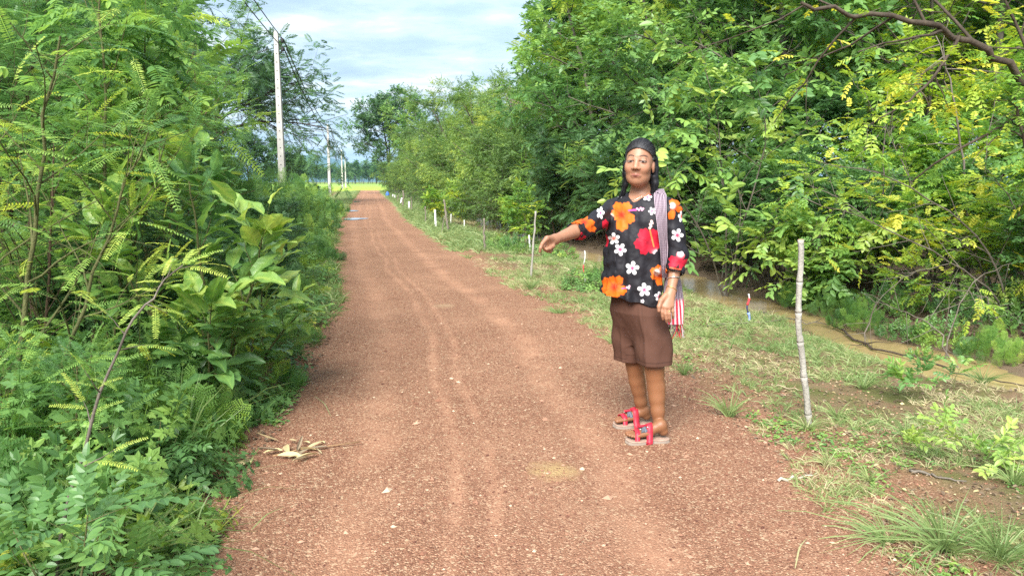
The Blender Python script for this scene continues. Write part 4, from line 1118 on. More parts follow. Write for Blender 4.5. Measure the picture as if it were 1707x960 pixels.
# loose stones on the road: octahedral chips
M_ST = leaf_mat('laterite_stone', [(0, (0.085, 0.035, 0.025)), (.5, (0.20, 0.095, 0.06)), (.8, (0.34, 0.19, 0.125)), (1, (0.50, 0.36, 0.25))], 0.0, .85, .15)
V8 = np.array([(1, 0, 0), (-1, 0, 0), (0, 1, 0), (0, -1, 0), (0, 0, 1), (0, 0, -1)], float)
F8 = np.array([(0, 2, 4), (2, 1, 4), (1, 3, 4), (3, 0, 4), (2, 0, 5), (1, 2, 5), (3, 1, 5), (0, 3, 5)])
def stones(n, x, y, z, s0, seed, name, label, bias=0.0):
    r = np.random.default_rng(seed); J = V8[None] * r.uniform(.55, 1.15, (n, 6, 1)) * np.array([1, .8, .55])
    a = r.uniform(0, 6.28, n); c, s = np.cos(a), np.sin(a)
    X = J[..., 0] * c[:, None] - J[..., 1] * s[:, None]; Y = J[..., 0] * s[:, None] + J[..., 1] * c[:, None]
    sz = s0 * np.clip(r.lognormal(0, .42, n), .5, 3.4)
    V = np.stack([X, Y, J[..., 2]], -1) * sz[:, None, None] + np.stack([x, y, z], 1)[:, None]
    F = (np.arange(n)[:, None, None] * 6 + F8[None]).reshape(-1, 3)
    tn = np.clip(r.normal(.45 + bias, .22, n), 0, 1)
    o = add(name, np_mesh(name, V.reshape(-1, 3), F, M_ST, {'tint': np.repeat(tn, 6)}), kind='stuff'); o['label'] = label
def road_height(x, y):
    hw = (xr(y) - xl(y)) / 2 + .28; lat = x - (xl(y) + xr(y)) / 2; T = lat / hw; p2 = np.stack([x, y], 1)
    return 0.012 - 0.030 * np.abs(T) ** 3 - 0.010 * np.exp(-((lat - 0.42) / 0.16) ** 2) - 0.010 * np.exp(-((lat + 0.72) / 0.16) ** 2) + 0.016 * (fbm(p2, 1.6, 3, 4) - .5) + 0.006 * (fbm(p2, 12, 4, 2) - .5)
n = 36000; y = 1.7 * (9 / 1.7) ** rng.random(n); t = rng.uniform(-1, 1, n); hwd = (xr(y) - xl(y)) / 2 + .25; x = (xl(y) + xr(y)) / 2 + t * hwd
lat_ = x - (xl(y) + xr(y)) / 2; tr = np.exp(-((lat_ - .42) / .16) ** 2) + np.exp(-((lat_ + .72) / .16) ** 2)
m = rng.random(n) > .75 * tr; x, y = x[m], y[m]
z = np.maximum(road_height(x, y), terrain(x, y)) + .001
stones(len(x), x, y, z, .0042, 21, 'loose_gravel', 'loose red gravel lying on the road')
n = 5000; x, y, u = pts_verge(n, 2.0, 8, rng, 'R', -.2, 1.2); stones(n, x, y, np.maximum(road_height(x, y) * (u < .1) - (u >= .1) * .1, terrain(x, y)) + .002, .006, 22, 'verge_gravel', 'loose stones on the edge of the right verge', .12)
n = 420; y = 1.9 * (7 / 1.9) ** rng.random(n); t = rng.uniform(-1, 1, n); x = (xl(y) + xr(y)) / 2 + t * 1.4
stones(n, x, y, np.maximum(road_height(x, y), terrain(x, y)) + .003, .010, 23, 'scattered_pebbles', 'scattered larger pale pebbles on the road', .28)

# single grass tufts on the right ------------------------------------
for i, (px, py, H, k, sp, tn, lab) in enumerate([
    (1575, 915, .30, 110, 1.5, .55, 'largest spreading grass tuft, in the lower right corner beside the road'), (1480, 900, .22, 46, 2.0, .6, 'flat sprawling grass runners left of the largest tuft'),
    (1665, 930, .26, 90, 1.1, .45, 'dense green tuft at the lower right frame edge'), (1215, 692, .24, 60, .9, .5, 'upright grass tuft on the road edge between the walker and the bamboo stake'),
    (930, 522, .20, 70, 1.2, .5, 'round grass tuft on the road edge just left of the shorts'), (885, 482, .30, 60, .8, .45, 'grass tuft at the foot of the thin upright stake'),
    (1345, 712, .14, 60, 1.1, .6, 'small tuft around the foot of the bamboo stake'), (1140, 622, .20, 46, .9, .5, 'grass tuft right behind the walker\'s knees'),
    (1180, 560, .16, 46, 1.0, .5, 'low tuft behind the shoulder bag'), (1380, 775, .12, 36, 1.2, .7, 'greyish green little tuft below the bamboo stake'), (1450, 800, .13, 40, 1.2, .75, 'pale dry tuft near the stick on the verge'),
    (1510, 720, .16, 50, 1.1, .5, 'tuft in the middle of the verge left of the seedling'), (1640, 620, .22, 60, 1.0, .45, 'tuft near the muddy water at the right'), (1440, 640, .2, 50, 1.0, .45, 'tuft right of the bamboo stake near the water'),
    (1395, 690, .15, 44, 1.1, .5, 'tuft a step right of the bamboo stake'), (1690, 800, .2, 60, 1.0, .6, 'tuft on the verge at the right frame edge'), (1020, 570, .14, 40, 1.2, .5, 'low tuft behind the shorts on the road edge'),
    (1000, 480, .2, 50, 1.0, .45, 'tuft in the weeds behind the pointing arm'), (780, 430, .2, 50, 1.0, .5, 'tuft on the distant right road edge')]):
    g = ground_at(px, py); o = grass_clump(g.x, g.y, H, k, sp, .0055, .8, 300 + i, lab, tn, 'single grass tufts on the right verge')
# seedlings
def seedling(px, py, key, size, pts_list, label, seed, tb=(.5, 1.0), name='seedling', cfg=None, tip=3):
    g = ground_at(px, py); b = (g.x, g.y, th(g.x, g.y))
    return near_plant(name, b, [(p, .004) for p in pts_list], key, size, label, 'seedling', cfg or dict(NC_ONE, n0=3, t0=.4, l0=.4, leaves=3), MB_GREEN, seed, tb, tip=tip)
seedling(1625, 775, 'sprig', .11, [[(0, 0, 0), (-.05, 0, .12), (-.16, 0, .22)], [(0, 0, 0), (.03, 0, .08), (.1, 0, .14)], [(0, 0, 0), (.0, -.05, .06), (.06, -.1, .1)]], 'yellow green seedling with drooping oval leaves on the right verge', 41, (.7, 1.1))
seedling(1515, 755, 'sprig', .08, [[(0, 0, 0), (0, 0, .04), (.01, 0, .08)]], 'tiny bright green seedling left of the drooping seedling', 42, (.4, .8), tip=6)
seedling(1530, 660, 'sprig', .12, [[(0, 0, 0), (0, 0, .1), (.02, 0, .2)], [(0, 0, 0), (-.08, 0, .1), (-.12, 0, .16)]], 'leafy seedling on the verge beside the muddy water', 43, (.3, .8), tip=4)
seedling(1590, 640, 'oval', .12, [[(0, 0, 0), (0, 0, .1), (.04, 0, .2)]], 'seedling with rows of oval leaflets near the muddy water', 44, (.4, .9), tip=4)
seedling(1660, 470, 'bip', .16, [[(0, 0, 0), (0, 0, .15), (.04, 0, .3)], [(0, 0, 0), (-.1, 0, .15), (-.16, 0, .22)]], 'feathery seedling on the dark bank at the right', 45, (.5, 1), tip=4)
for i, (px, py, sz) in enumerate([(975, 480, .8), (1010, 460, .75), (935, 425, .8), (860, 418, 1.0), (830, 412, .8), (895, 405, .8)]):
    g = ground_at(px, py); clump(HB if i % 2 else HU, g.x, g.y, sz * .75, ['round weed clump behind the pointing arm', 'weed clump half hidden by the blouse', 'weed clump under the pointing hand', 'bright weed clump left of the thin upright stake', 'low weeds beside the dark short stake', 'weeds at the edge of the flooded hollow'][i], 'weed', 'weed_clump', 'weed clumps on the right verge')
# yellow green saplings in the verge
for i, (px, y, sc, lab) in enumerate([(868, 15.8, .62, 'yellow green sapling behind the thin upright stake'), (745, 25, .75, 'yellow green sapling on the distant right verge beside the leaning post')]):
    put('bush2', 'sapling', px, y, sc, lab, 'tree', 'yellow green saplings on the right verge')

# overhanging limb and yellow leaved saplings --------------------------
b = (5.6, 6.6, th(5.6, 6.6))
LIM = [(1850, 300, 6.3), (1760, 190, 6.2), (1707, 130, 6.1), (1640, 80, 6.0), (1570, 47, 5.9), (1520, 30, 5.85), (1440, 20, 5.8), (1370, 22, 5.75), (1335, 5, 5.7)]
NC_Y = dict(n0=11, t0=.15, a0=50, l0=.26, ratio=[.5], n=[3], start=[.25], ang=[45], wander=[.12, .15], trop=[.05, -.1], leaves=5, segs=[5, 4], rr=.5)
near_plant('overhanging_tree', b, [([(0, 0, 0), (.05, 0, 1.0)] + rel(b, LIM), .040), (rel(b, [(1600, 60, 5.95), (1570, 110, 5.9), (1530, 160, 5.8), (1480, 190, 5.7), (1440, 215, 5.6)]), .014),
    (rel(b, [(1780, 215, 6.2), (1700, 60, 6.3), (1660, -40, 6.3)]), .02), (rel(b, [(1720, 300, 6.2), (1700, 200, 6.15), (1690, 160, 6.1)]), .02)],
    'pin', .17, 'tree at the right frame edge with a dark limb arching over the verge', 'tree', NC_Y, MB_DARK, 51, (.0, .95), names=('trunk', 'twigs'))
for i, (bx, by, mains, lab) in enumerate([
    (1700, 7.0, [[(1700, 520, 7.0), (1660, 430, 6.9), (1580, 350, 6.8), (1480, 290, 6.7), (1360, 268, 6.6)], [(1700, 520, 7.0), (1640, 470, 6.8), (1560, 420, 6.7), (1450, 370, 6.6), (1340, 330, 6.6)], [(1700, 520, 7), (1720, 420, 7), (1690, 330, 6.9), (1640, 280, 6.9)]], 'yellow green sapling with thin branches reaching left over the bank, nearest'),
    (1560, 8.6, [[(1560, 500, 8.6), (1550, 400, 8.6), (1500, 250, 8.5), (1440, 150, 8.4)], [(1560, 500, 8.6), (1600, 380, 8.6), (1650, 250, 8.5), (1660, 120, 8.4)], [(1560, 500, 8.6), (1500, 420, 8.5), (1420, 340, 8.4), (1330, 300, 8.3)]], 'taller yellow green sapling behind the bamboo stake, right'),
    (1650, 7.6, [[(1650, 530, 7.6), (1640, 440, 7.6), (1600, 400, 7.5), (1520, 400, 7.4)], [(1650, 530, 7.6), (1700, 450, 7.6), (1740, 380, 7.5)], [(1650, 530, 7.6), (1560, 480, 7.5), (1480, 450, 7.4)]], 'low yellow green bush over the dark bank at the right')]):
    b = gz(bx, by); ms = [[(0, 0, 0)] + rel(b, m[1:]) for m in mains]
    near_plant('yellow_leaved_sapling', b, [(m, .011) for m in ms], 'pin', .155, lab, 'tree', dict(NC_Y, n0=10), MB_GREY, 60 + i, (.1, 1.05), names=('trunk', 'twigs'), group='yellow green saplings on the right bank')
# broad leaved bush reaching forward behind the walker, its sprigs apart
b = gz(1215, 9.9)
near_plant('broad_leaved_sapling', b, [(([(0, 0, 0)] + rel(b, m)), .014) for m in ([(1210, 350, 9.8), (1200, 220, 9.7), (1170, 90, 9.6)], [(1240, 360, 9.6), (1280, 230, 9.5), (1260, 110, 9.5)], [(1180, 400, 9.6), (1130, 330, 9.5), (1100, 240, 9.4)], [(1230, 430, 9.4), (1270, 400, 9.2), (1300, 370, 9.2)])],
    'sprig', .34, 'tall light green broad leaved sapling directly behind the walker\'s shoulder', 'tree', dict(NC_LEUC, n0=13, leaves=4), MB_GREY, 71, (.2, 1.1), names=('trunk', 'twigs'), droop=.3)
b = gz(1390, 9.0)
near_plant('broad_leaved_bush', b, [(([(0, 0, 0)] + rel(b, m)), .012) for m in ([(1370, 430, 8.9), (1340, 370, 8.7)], [(1410, 420, 8.7), (1450, 380, 8.5)], [(1360, 470, 8.7), (1310, 450, 8.5)], [(1400, 470, 8.6), (1400, 440, 8.3)])],
    'sprig', .26, 'bushy light green shrub at the water edge behind the bamboo stake', 'bush', dict(NC_LEUC, n0=11, leaves=4, t0=.1), MB_GREY, 72, (.3, 1.0), droop=.2)
# ------------------------------------------------------------------ the walker
tp_ = time.time()
YP = 3.82
def W(px, py, y): return np.array(at_depth(px, py, y))
foot_n = ground_at(1080, 741); foot_f = ground_at(1050, 714)
person = empty('person', (0.70, 3.80, 0.0), 'woman in black hibiscus blouse, brown shorts and red sandals, pointing down to the left', 'person')
PO_ = np.array(person.location)
def padd(name, V, F, mat, attrs=None, parent=None, smooth=True, origin=None):
    o_ = PO_ if origin is None else origin
    return add(name, np_mesh(name, V - o_, F, mat, attrs, smooth), parent or person)
YAW = math.radians(33); YAWL = math.radians(48)
# --- materials by stored colour
def painted(name, rough, spec, bumpscale=None, bstr=.2, sss=0.0, sheen=0.0):
    m = Mat(name); c = m.attr('paint', 'Color'); nm = None
    if bumpscale: nm = m.bump(m.noise(m.coord(), bumpscale, 4), bstr, .002)
    return m.done(m.principled(c, rough, spec, nm, sss=sss))
M_SKIN = painted('skin', .48, .4, 120, .25, .06)
M_BLOUSE = painted('printed_rayon', .62, .25, 260, .25)
M_SHORT = painted('brown_cotton', .85, .15, 420, .35)
M_HAIR = painted('hair_strands', .55, .22)

# --- head frame
HY = math.radians(20); HC = W(1066.0, 271, 3.81)
hf = nrm(np.array([-math.sin(HY), -math.cos(HY), .02])); hl = nrm(np.cross(UP, hf)); hu = nrm(np.cross(hf, hl))
roll = math.radians(-2.5); hl, hu = hl * math.cos(roll) + hu * math.sin(roll), hu * math.cos(roll) - hl * math.sin(roll)
HR = np.array([hl, hf, hu])
def H(l, f, u): return HC + hl * l + hf * f + hu * u
h = .003
lo = (W(893, 400, 3.5)[0] - .03, 3.38, -.01); hi = (W(1150, 400, 3.8)[0] + .02, 4.12, 1.60)
B = Field(lo, hi, h)
# limbs
sh_r = W(1022, 350, 3.93); el_r = W(970, 381, 3.74); wr_r = W(928, 398, 3.57)
sh_l = W(1117, 350, 3.75); el_l = W(1130, 425, 3.73); wr_l = W(1119, 482, 3.66)
B.chain([sh_r, (sh_r + el_r) / 2, el_r, el_r + (wr_r - el_r) * .3, wr_r], [.040, .033, .031, .034, .0235])
B.chain([sh_l, (sh_l + el_l) / 2, el_l, el_l + (wr_l - el_l) * .35, wr_l], [.042, .036, .031, .031, .0220])
# torso
def zc_(py, y=3.83): return W(1060, py, y)[2]
TZ = [zc_(p) for p in (322, 329, 336, 346, 368, 400, 440, 475, 512)]
TC = [W(p, 400, 3.85)[:2] for p in (1068, 1067, 1066, 1065, 1062, 1059.5, 1057, 1055, 1053)]
TA = [.060, .105, .142, .160, .163, .160, .160, .165, .168]; TB = [.055, .072, .088, .098, .112, .118, .119, .121, .124]
B.tube(TZ, TC, [a - (.009 if i < 4 else .024) for i, a in enumerate(TA)], [b - (.009 if i < 4 else .026) for i, b in enumerate(TB)], YAW, .02, zlo=lambda P: zc_(492))
B.ell(W(1062, 508, 3.87), np.eye(3), (.10, .08, .09), .02)
# neck
B.chain([H(.0, -.018, -.055), W(1068, 318, 3.86), W(1067, 334, 3.87)], [.045, .046, .060], .025)
# legs
kn_l = W(1091, 612, 3.76); an_l = W(1098, 708, 3.76); kn_r = W(1058, 606, 3.95); an_r = W(1071, 684, 3.99)
B.chain([W(1082, 512, 3.81), kn_l], [.070, .048], .02); B.chain([W(1050, 512, 3.93), kn_r], [.066, .047], .02)
B.chain([kn_l, W(1092, 628, 3.768), W(1094, 645, 3.775), W(1095, 663, 3.772), W(1096.5, 684, 3.765), an_l], [.041, .040, .041, .0370, .0310, .0285], .03)
B.chain([kn_r, W(1060, 620, 3.958), W(1062, 635, 3.965), W(1065, 650, 3.972), W(1068, 668, 3.978), an_r], [.040, .039, .039, .0350, .0300, .0275], .03)
# head
B.ell(H(0, -.018, .028), HR, (.069, .088, .085), .0)
B.ell(H(0, .018, -.022), HR, (.0615, .070, .084), .02)
B.ell(H(0, .036, -.094), HR, (.036, .036, .026), .03)
for s_ in (-1, 1):
    B.ell(H(.031 * s_, .012, -.074), HR, (.026, .044, .028), .025)
    B.ell(H(.036 * s_, .053, -.028), HR, (.026, .024, .026), .02)
    B.ell(H(.070 * s_, -.016, -.022), HR, (.008, .018, .029), .006)
    B.ell(H(.031 * s_, .094, .003), HR, (.018, .013, .0095), .014, 'sub')
    B.ell(H(.031 * s_, .0705, .002), HR, (.0175, .0145, .0115), .004)
    B.cap(H(.012 * s_, .082, .019), H(.040 * s_, .071, .0195), .0055, .0045, .012)
    B.cap(H(.012 * s_, .0845, .0095), H(.044 * s_, .077, .008), .0030, .0030, .004)
B.cap(H(0, .078, .008), H(0, .094, -.024), .0085, .0105, .012)
B.ell(H(0, .095, -.030), HR, (.013, .012, .010), .006)
for s_ in (-1, 1): B.ell(H(.0135 * s_, .088, -.033), HR, (.0095, .010, .008), .005)
B.cap(H(-.022, .071, -.067), H(0, .0815, -.065), .0025, .0040, .010); B.cap(H(.022, .071, -.067), H(0, .0815, -.065), .0025, .0040, .010)
B.cap(H(-.013, .0740, -.0735), H(.013, .0740, -.0735), .0048, .0048, .010)
B.cap(H(-.010, .083, -.081), H(.010, .083, -.081), .0035, .0035, .006, 'sub')
# right hand pointing down to the left
pd = nrm(wr_r - el_r)
kn = [W(912, 397, 3.490), W(909.5, 401, 3.497), W(911, 406, 3.507), W(914, 410, 3.520)]       # index .. little knuckles
B.chain([wr_r, wr_r + pd * .02], [.0235, .024], .008)
for q in kn: B.chain([wr_r + (q - wr_r) * .15, q], [.017, .0125], .014)
B.chain([kn[0], W(904, 406, 3.470), W(901, 413.5, 3.465), W(900, 419.5, 3.470)], [.0105, .0088, .0080, .0066], .003)
B.chain([kn[1], W(905.5, 411, 3.478), W(908.5, 416.5, 3.492), W(913.5, 415, 3.505)], [.0105, .0088, .0080, .0072], .002)
B.chain([kn[2], W(909, 415.5, 3.495), W(913, 419, 3.508), W(917, 416, 3.520)], [.0100, .0084, .0076, .0070], .002)
B.chain([kn[3], W(913.5, 418, 3.512), W(917.5, 420, 3.522), W(920.5, 417, 3.532)], [.0092, .0076, .0070, .0064], .002)
B.chain([W(922, 403, 3.54), W(921, 411, 3.520), W(916.5, 414, 3.492), W(911.5, 415.5, 3.476)], [.014, .0110, .0095, .0080], .005)
# left hand hanging, fingers slightly curled
pl = nrm(W(1112, 512, 3.62) - wr_l)
kl = [W(1103.5, 509, 3.620), W(1108.5, 512, 3.612), W(1114.5, 512.5, 3.612), W(1120, 510, 3.622)]
B.chain([wr_l, wr_l + pl * .02], [.022, .023], .008)
for q in kl: B.chain([wr_l + (q - wr_l) * .15, q], [.018, .0125], .014)
B.chain([kl[0], W(1103.5, 520, 3.612), W(1104.5, 527, 3.616), W(1105.5, 532, 3.624)], [.0102, .0090, .0082, .0070], .002)
B.chain([kl[1], W(1109.3, 523, 3.604), W(1110.6, 531, 3.608), W(1111.5, 536.5, 3.618)], [.0105, .0090, .0082, .0070], .002)
B.chain([kl[2], W(1115.6, 523, 3.604), W(1116.5, 530, 3.608), W(1117, 536, 3.620)], [.0102, .0088, .0080, .0068], .002)
B.chain([kl[3], W(1121.5, 519, 3.616), W(1122, 525, 3.620), W(1122, 530, 3.630)], [.0094, .0078, .0072, .0064], .002)
B.chain([W(1110, 492, 3.635), W(1102, 501, 3.617), W(1098.5, 511, 3.606), W(1098.5, 518, 3.604)], [.0150, .0125, .0100, .0085], .006)
# feet
FEET = []
for (hx, hy_), (tx, ty_), an, side in (((1112, 739), (1044, 742), an_l, 1), ((1083, 712), (1023, 715), an_r, -1)):
    hp = np.array(ground_at(hx, hy_)); tp = np.array(ground_at(tx, ty_)); zg = .012; hp[2] = tp[2] = zg
    d = nrm(tp - hp); L = np.linalg.norm(tp - hp); n_ = np.array([-d[1], d[0], 0])         # n_: to the walker's left
    FEET.append((hp, tp, d, n_, L, side)); z0 = .024 + zg
    def Fp(t, s, z, hp=hp, d=d, n_=n_, L=L): return hp + d * L * t + n_ * s + np.array([0, 0, z])
    B.chain([an, Fp(.17, 0, z0 + .055)], [.030, .027], .01)
    B.chain([Fp(.17, 0, z0 + .055), Fp(.10, 0, z0 + .022)], [.027, .0255], .012)
    B.chain([Fp(.17, 0, z0 + .052), Fp(.42, 0, z0 + .030), Fp(.70, side * .004, z0 + .014)], [.030, .026, .018], .015)
    for s_, t_e, r_ in ((-.030, .95, .0115), (-.0115, .96, .0085), (.004, .93, .0082), (.018, .89, .0078), (.030, .84, .0074)):
        s2 = s_ * side
        B.chain([Fp(.45, s2 * .5, z0 + .018), Fp(.74, s2 * .95, z0 + .012)], [.016, .0125], .010)
        B.chain([Fp(.74, s2 * .95, z0 + .012), Fp(t_e, s2, z0 + .006)], [.0105, r_], .003)
V, F = B.mesh(); V = smooth_quads(V, F, 1, .4)
print('body', len(V), time.time() - tp_)
# paint skin
L_ = (V - HC) @ HR.T; l, f_, u = L_[:, 0], L_[:, 1], L_[:, 2]
col = np.tile(np.array([.305, .150, .088]), (len(V), 1))
n3 = fbm(V, 22, 71, 3)[:, None]; col *= .90 + .2 * n3
px_, py_ = to_px(V)
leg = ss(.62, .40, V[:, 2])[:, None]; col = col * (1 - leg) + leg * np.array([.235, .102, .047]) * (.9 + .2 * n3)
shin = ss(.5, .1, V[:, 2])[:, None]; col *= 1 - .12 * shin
face = ((u > -.13) & (f_ > .0) & (np.abs(l) < .09) & (V[:, 2] > zc_(330)))
def blend(mask, c): 
    global col
    m = np.clip(mask, 0, 1)[:, None]; col = col * (1 - m) + m * np.array(c)
fm = face.astype(float)
blend(fm * .55 * np.exp(-(((np.abs(l) - .04) / .022) ** 2 + ((u + .028) / .02) ** 2)), (.43, .20, .125))
blend(fm * .35 * np.exp(-((l / .03) ** 2 + ((u - .055) / .02) ** 2)), (.42, .23, .145))
blend(fm * .4 * np.exp(-((l / .012) ** 2 + ((u + .018) / .012) ** 2)), (.44, .22, .14))
al = np.abs(l)
brow = np.exp(-(((u - (.0255 + .006 * np.sin((al - .012) / .04 * 3.14))) / .0038) ** 2)) * ss(.010, .016, al) * ss(.054, .044, al)
blend(fm * 1.0 * brow, (.030, .017, .013))
eye = ((al - .031) / .0155) ** 2 + ((u - .000) / .0046) ** 2
blend(fm * (f_ > .055) * ss(1.15, .75, eye), (.29, .22, .19))
blend(fm * (f_ > .055) * ss(1.2, .8, ((al - .031 - .0018 * np.sign(l)) / .0062) ** 2 + ((u - .0005) / .0056) ** 2), (.02, .012, .010))
lid = np.exp(-(((u - (.0060 - .0040 * ((al - .031) / .018) ** 2)) / .0024) ** 2)) * ss(.021, .016, np.abs(al - .031)); blend(fm * (f_ > .05) * .9 * lid, (.035, .018, .014))
bag = np.exp(-(((u + .010 + .004 * np.cos((al - .031) / .018 * 1.5)) / .0022) ** 2)) * ss(.02, .012, np.abs(al - .031)); blend(fm * (f_ > .05) * .45 * bag, (.19, .085, .05))
lip = (l / .0235) ** 2 + ((u + .069 - .6 * l * l / .03) / (.0095)) ** 2; blend(fm * (f_ > .06) * .8 * ss(1.15, .8, lip), (.27, .095, .07))
blend(fm * (f_ > .055) * .95 * np.exp(-(((u + .0690 - .0015 * np.cos(l * 130)) / .0016) ** 2)) * ss(.027, .022, al), (.07, .02, .018))
nl = np.exp(-(((al - (.019 + .55 * np.clip(-.028 - u, 0, .04))) / .0022) ** 2)) * ss(-.026, -.034, u) * ss(-.075, -.06, u); blend(fm * (f_ > .05) * .38 * nl, (.20, .09, .055))
blend(fm * (f_ > .085) * .75 * ss(1.2, .6, ((al - .008) / .0052) ** 2 + ((u + .039) / .0034) ** 2), (.09, .035, .025))
for q in (.043, .052): blend(fm * .28 * np.exp(-(((u - q - .002 * np.sin(l * 90)) / .0016) ** 2)) * ss(.035, .02, al), (.2, .09, .055))
# hairline haze of grey roots
hl_ = (f_ < .010 + .80 * np.clip(u, 0, 1)) & (u > -.03); 
# palms and finger nails stay plain; toenails paler
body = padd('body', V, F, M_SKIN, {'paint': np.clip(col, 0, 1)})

# --- blouse
BL = Field((W(940, 400, 3.6)[0], 3.45, zc_(530)), (W(1155, 400, 3.8)[0], 4.1, zc_(308)), h)
# hem slopes: lower on the side near the camera
hz0, hz1 = zc_(489), zc_(509)
x0_, x1_ = W(1003, 490, 3.83)[0], W(1100, 505, 3.83)[0]
def hem(P): return hz0 + (hz1 - hz0) * np.clip((P[..., 0] - x0_) / (x1_ - x0_), 0, 1.15) + .004 * np.sin(P[..., 0] * 60)
zb_, zt_ = zc_(512), zc_(350)
def rip(th_, z, P):
    low = np.clip((zt_ - z) / (zt_ - zb_), 0, 1)
    a = .010 * low ** 1.5 * np.sin(th_ * 7 + 1.3 + 5 * z) + .006 * low * np.sin(th_ * 13 - 4 * z + .6)
    a += .0045 * np.sin((P[..., 0] * 26 + P[..., 2] * 34)) * np.clip((z - zc_(440)) * 8 + .5, 0, 1) * np.clip((zt_ + .02 - z) * 10, 0, 1)
    a += .004 * np.sin(P[..., 2] * 55 + P[..., 0] * 18 + 2 * np.sin(th_ * 3)) * low
    return a
BL.tube(TZ, TC, TA, TB, YAW, 0, zlo=hem, ripple=rip)
cuf_r = el_r + (wr_r - el_r) * .30; cuf_l = el_l + (wr_l - el_l) * .50
nb = W(1050, 334, 3.90); nb2 = W(1088, 332, 3.82)
BL.chain([nb, sh_r + np.array([0, 0, .004]), (sh_r + el_r) / 2 - [0, 0, .004], el_r + [0, 0, -.006], cuf_r], [.045, .052, .048, .047, .044], .022)
BL.chain([nb2, sh_l + np.array([.002, 0, .002]), (sh_l + el_l) / 2 + [.002, 0, 0], el_l + [.002, 0, 0], cuf_l], [.045, .053, .050, .049, .046], .022)
def plane_cut(fld, c, n_, depth=.09):
    c = np.array(c); n_ = nrm(np.array(n_))
    def fn(P):
        q = P - c; t = q @ n_; r = np.linalg.norm(q - t[..., None] * n_, axis=-1)
        return np.maximum(-t, r - .10)
    fld.op(c - .11, c + .11 + n_ * 0, fn, 0, 'sub', .0)
dr = nrm(wr_r - el_r); dl_ = nrm(wr_l - el_l)
plane_cut(BL, cuf_r + dr * .012, dr); plane_cut(BL, cuf_l + dl_ * .012, dl_)
BL.cap(cuf_r - dr * .012, cuf_r + dr * .05, .042, .042, 0, 'sub'); BL.cap(cuf_l - dl_ * .012, cuf_l + dl_ * .05, .044, .044, 0, 'sub')
# neckline
def vneck(P):
    sh = P.shape; Q = P.reshape(-1, 3).astype(float); px, py = to_px(Q)
    a = np.array([1041., 321.]); b = np.array([1056.5, 336.5]); c = np.array([1087., 321.])
    # signed: inside above both edges
    d1 = ((b[0] - a[0]) * (py - a[1]) - (b[1] - a[1]) * (px - a[0])) / np.hypot(*(b - a)); d2 = ((c[0] - b[0]) * (py - b[1]) - (c[1] - b[1]) * (px - b[0])) / np.hypot(*(c - b))
    d = np.maximum(d1, d2) / 320.
    return np.maximum(d, Q[:, 1] - 3.84).reshape(sh[:-1])
BL.op(W(1035, 345, 3.66), W(1092, 300, 3.84), vneck, .004, 'sub', .0)
BL.cap(W(1067.5, 300, 3.865), W(1067.5, 345, 3.86), .066, .060, .004, 'sub')
V, F = BL.mesh(); N_ = vnormals(V, F)
# cloth folds as displacement
fo = (fbm(V * np.array([1, 1, .55]), 17, 91, 3) - .5) * .016 + (fbm(V, 42, 95, 2) - .5) * .005
armr = np.clip(1 - np.abs(((V - sh_r) @ nrm(cuf_r - sh_r)) / np.linalg.norm(cuf_r - sh_r) - .6) * 1.2, 0, 1) * (V[:, 0] < sh_r[0])
fo += armr * .004 * np.sin((V[:, 0] * 60 - V[:, 2] * 90)); arml = (V[:, 0] > sh_l[0] - .03) * .0018; fo += arml * np.sin(V[:, 2] * 95 + V[:, 0] * 70 + 3 * fbm(V, 9, 3, 2))
V = V + N_ * fo[:, None]; V = smooth_quads(V, F, 2, .45)
px_, py_ = to_px(V)
# print: flowers laid out on the cloth
BLK = np.array([.014, .013, .017]); col = np.tile(BLK * .85, (len(V), 1)) * (.8 + .5 * fbm(V, 30, 3, 2))[:, None]
front = (N_[:, 1] < .35)
def hib(cx, cy, R, rot, body_c, deep, petals, stam=None, sq=1.0, ang=0, white=None):
    """petals: list of (angle deg, length factor, width deg)"""
    global col
    dx = px_ - cx; dy = (py_ - cy)
    c_, s_ = math.cos(math.radians(ang)), math.sin(math.radians(ang)); dx, dy = dx * c_ + dy * s_, (-dx * s_ + dy * c_) / sq
    r = np.hypot(dx, dy) / R; th_ = np.degrees(np.arctan2(-dy, dx)); best = np.zeros(len(r)); sep_ = np.zeros(len(r))
    for (a, lf, wd) in petals:
        da = (th_ - a - rot + 180) % 360 - 180
        prof = lf * np.sqrt(np.clip(1 - (da / wd) ** 2, 0, 1)) * (1 + .045 * np.sin(np.radians(da) * 17 + a))
        best = np.maximum(best, prof); 
    m = ss(1.03, .97, r / np.maximum(best, 1e-3)) * (best > .05) * front
    n = fbm(np.stack([th_ / 7, r * 1.2], 1), 1.0, int(cx), 2)
    edge = np.full(len(r), 9.0)
    for (a, lf, wd) in petals:
        da = (th_ - a - rot + 180) % 360 - 180; edge = np.minimum(edge, np.abs(np.abs(da) - wd * .62) + 30 * (np.abs(da) > wd * 1.2))
    shade = np.clip(.45 * np.exp(-(r / .30) ** 2) * 2 + .35 * (n - .4) + .25 * np.exp(-(edge / 4) ** 2) * ss(1.0, .3, r), 0, 1)[:, None]
    c = np.array(body_c) * (1 - shade) + np.array(deep) * shade
    if white is not None:
        wx, wy, wr = white; w = np.exp(-(((px_ - wx) ** 2 + (py_ - wy) ** 2) / wr ** 2) ** 1.5)[:, None]; c = c * (1 - w) + w * .8
    col[:] = col * (1 - m[:, None]) + c * m[:, None]
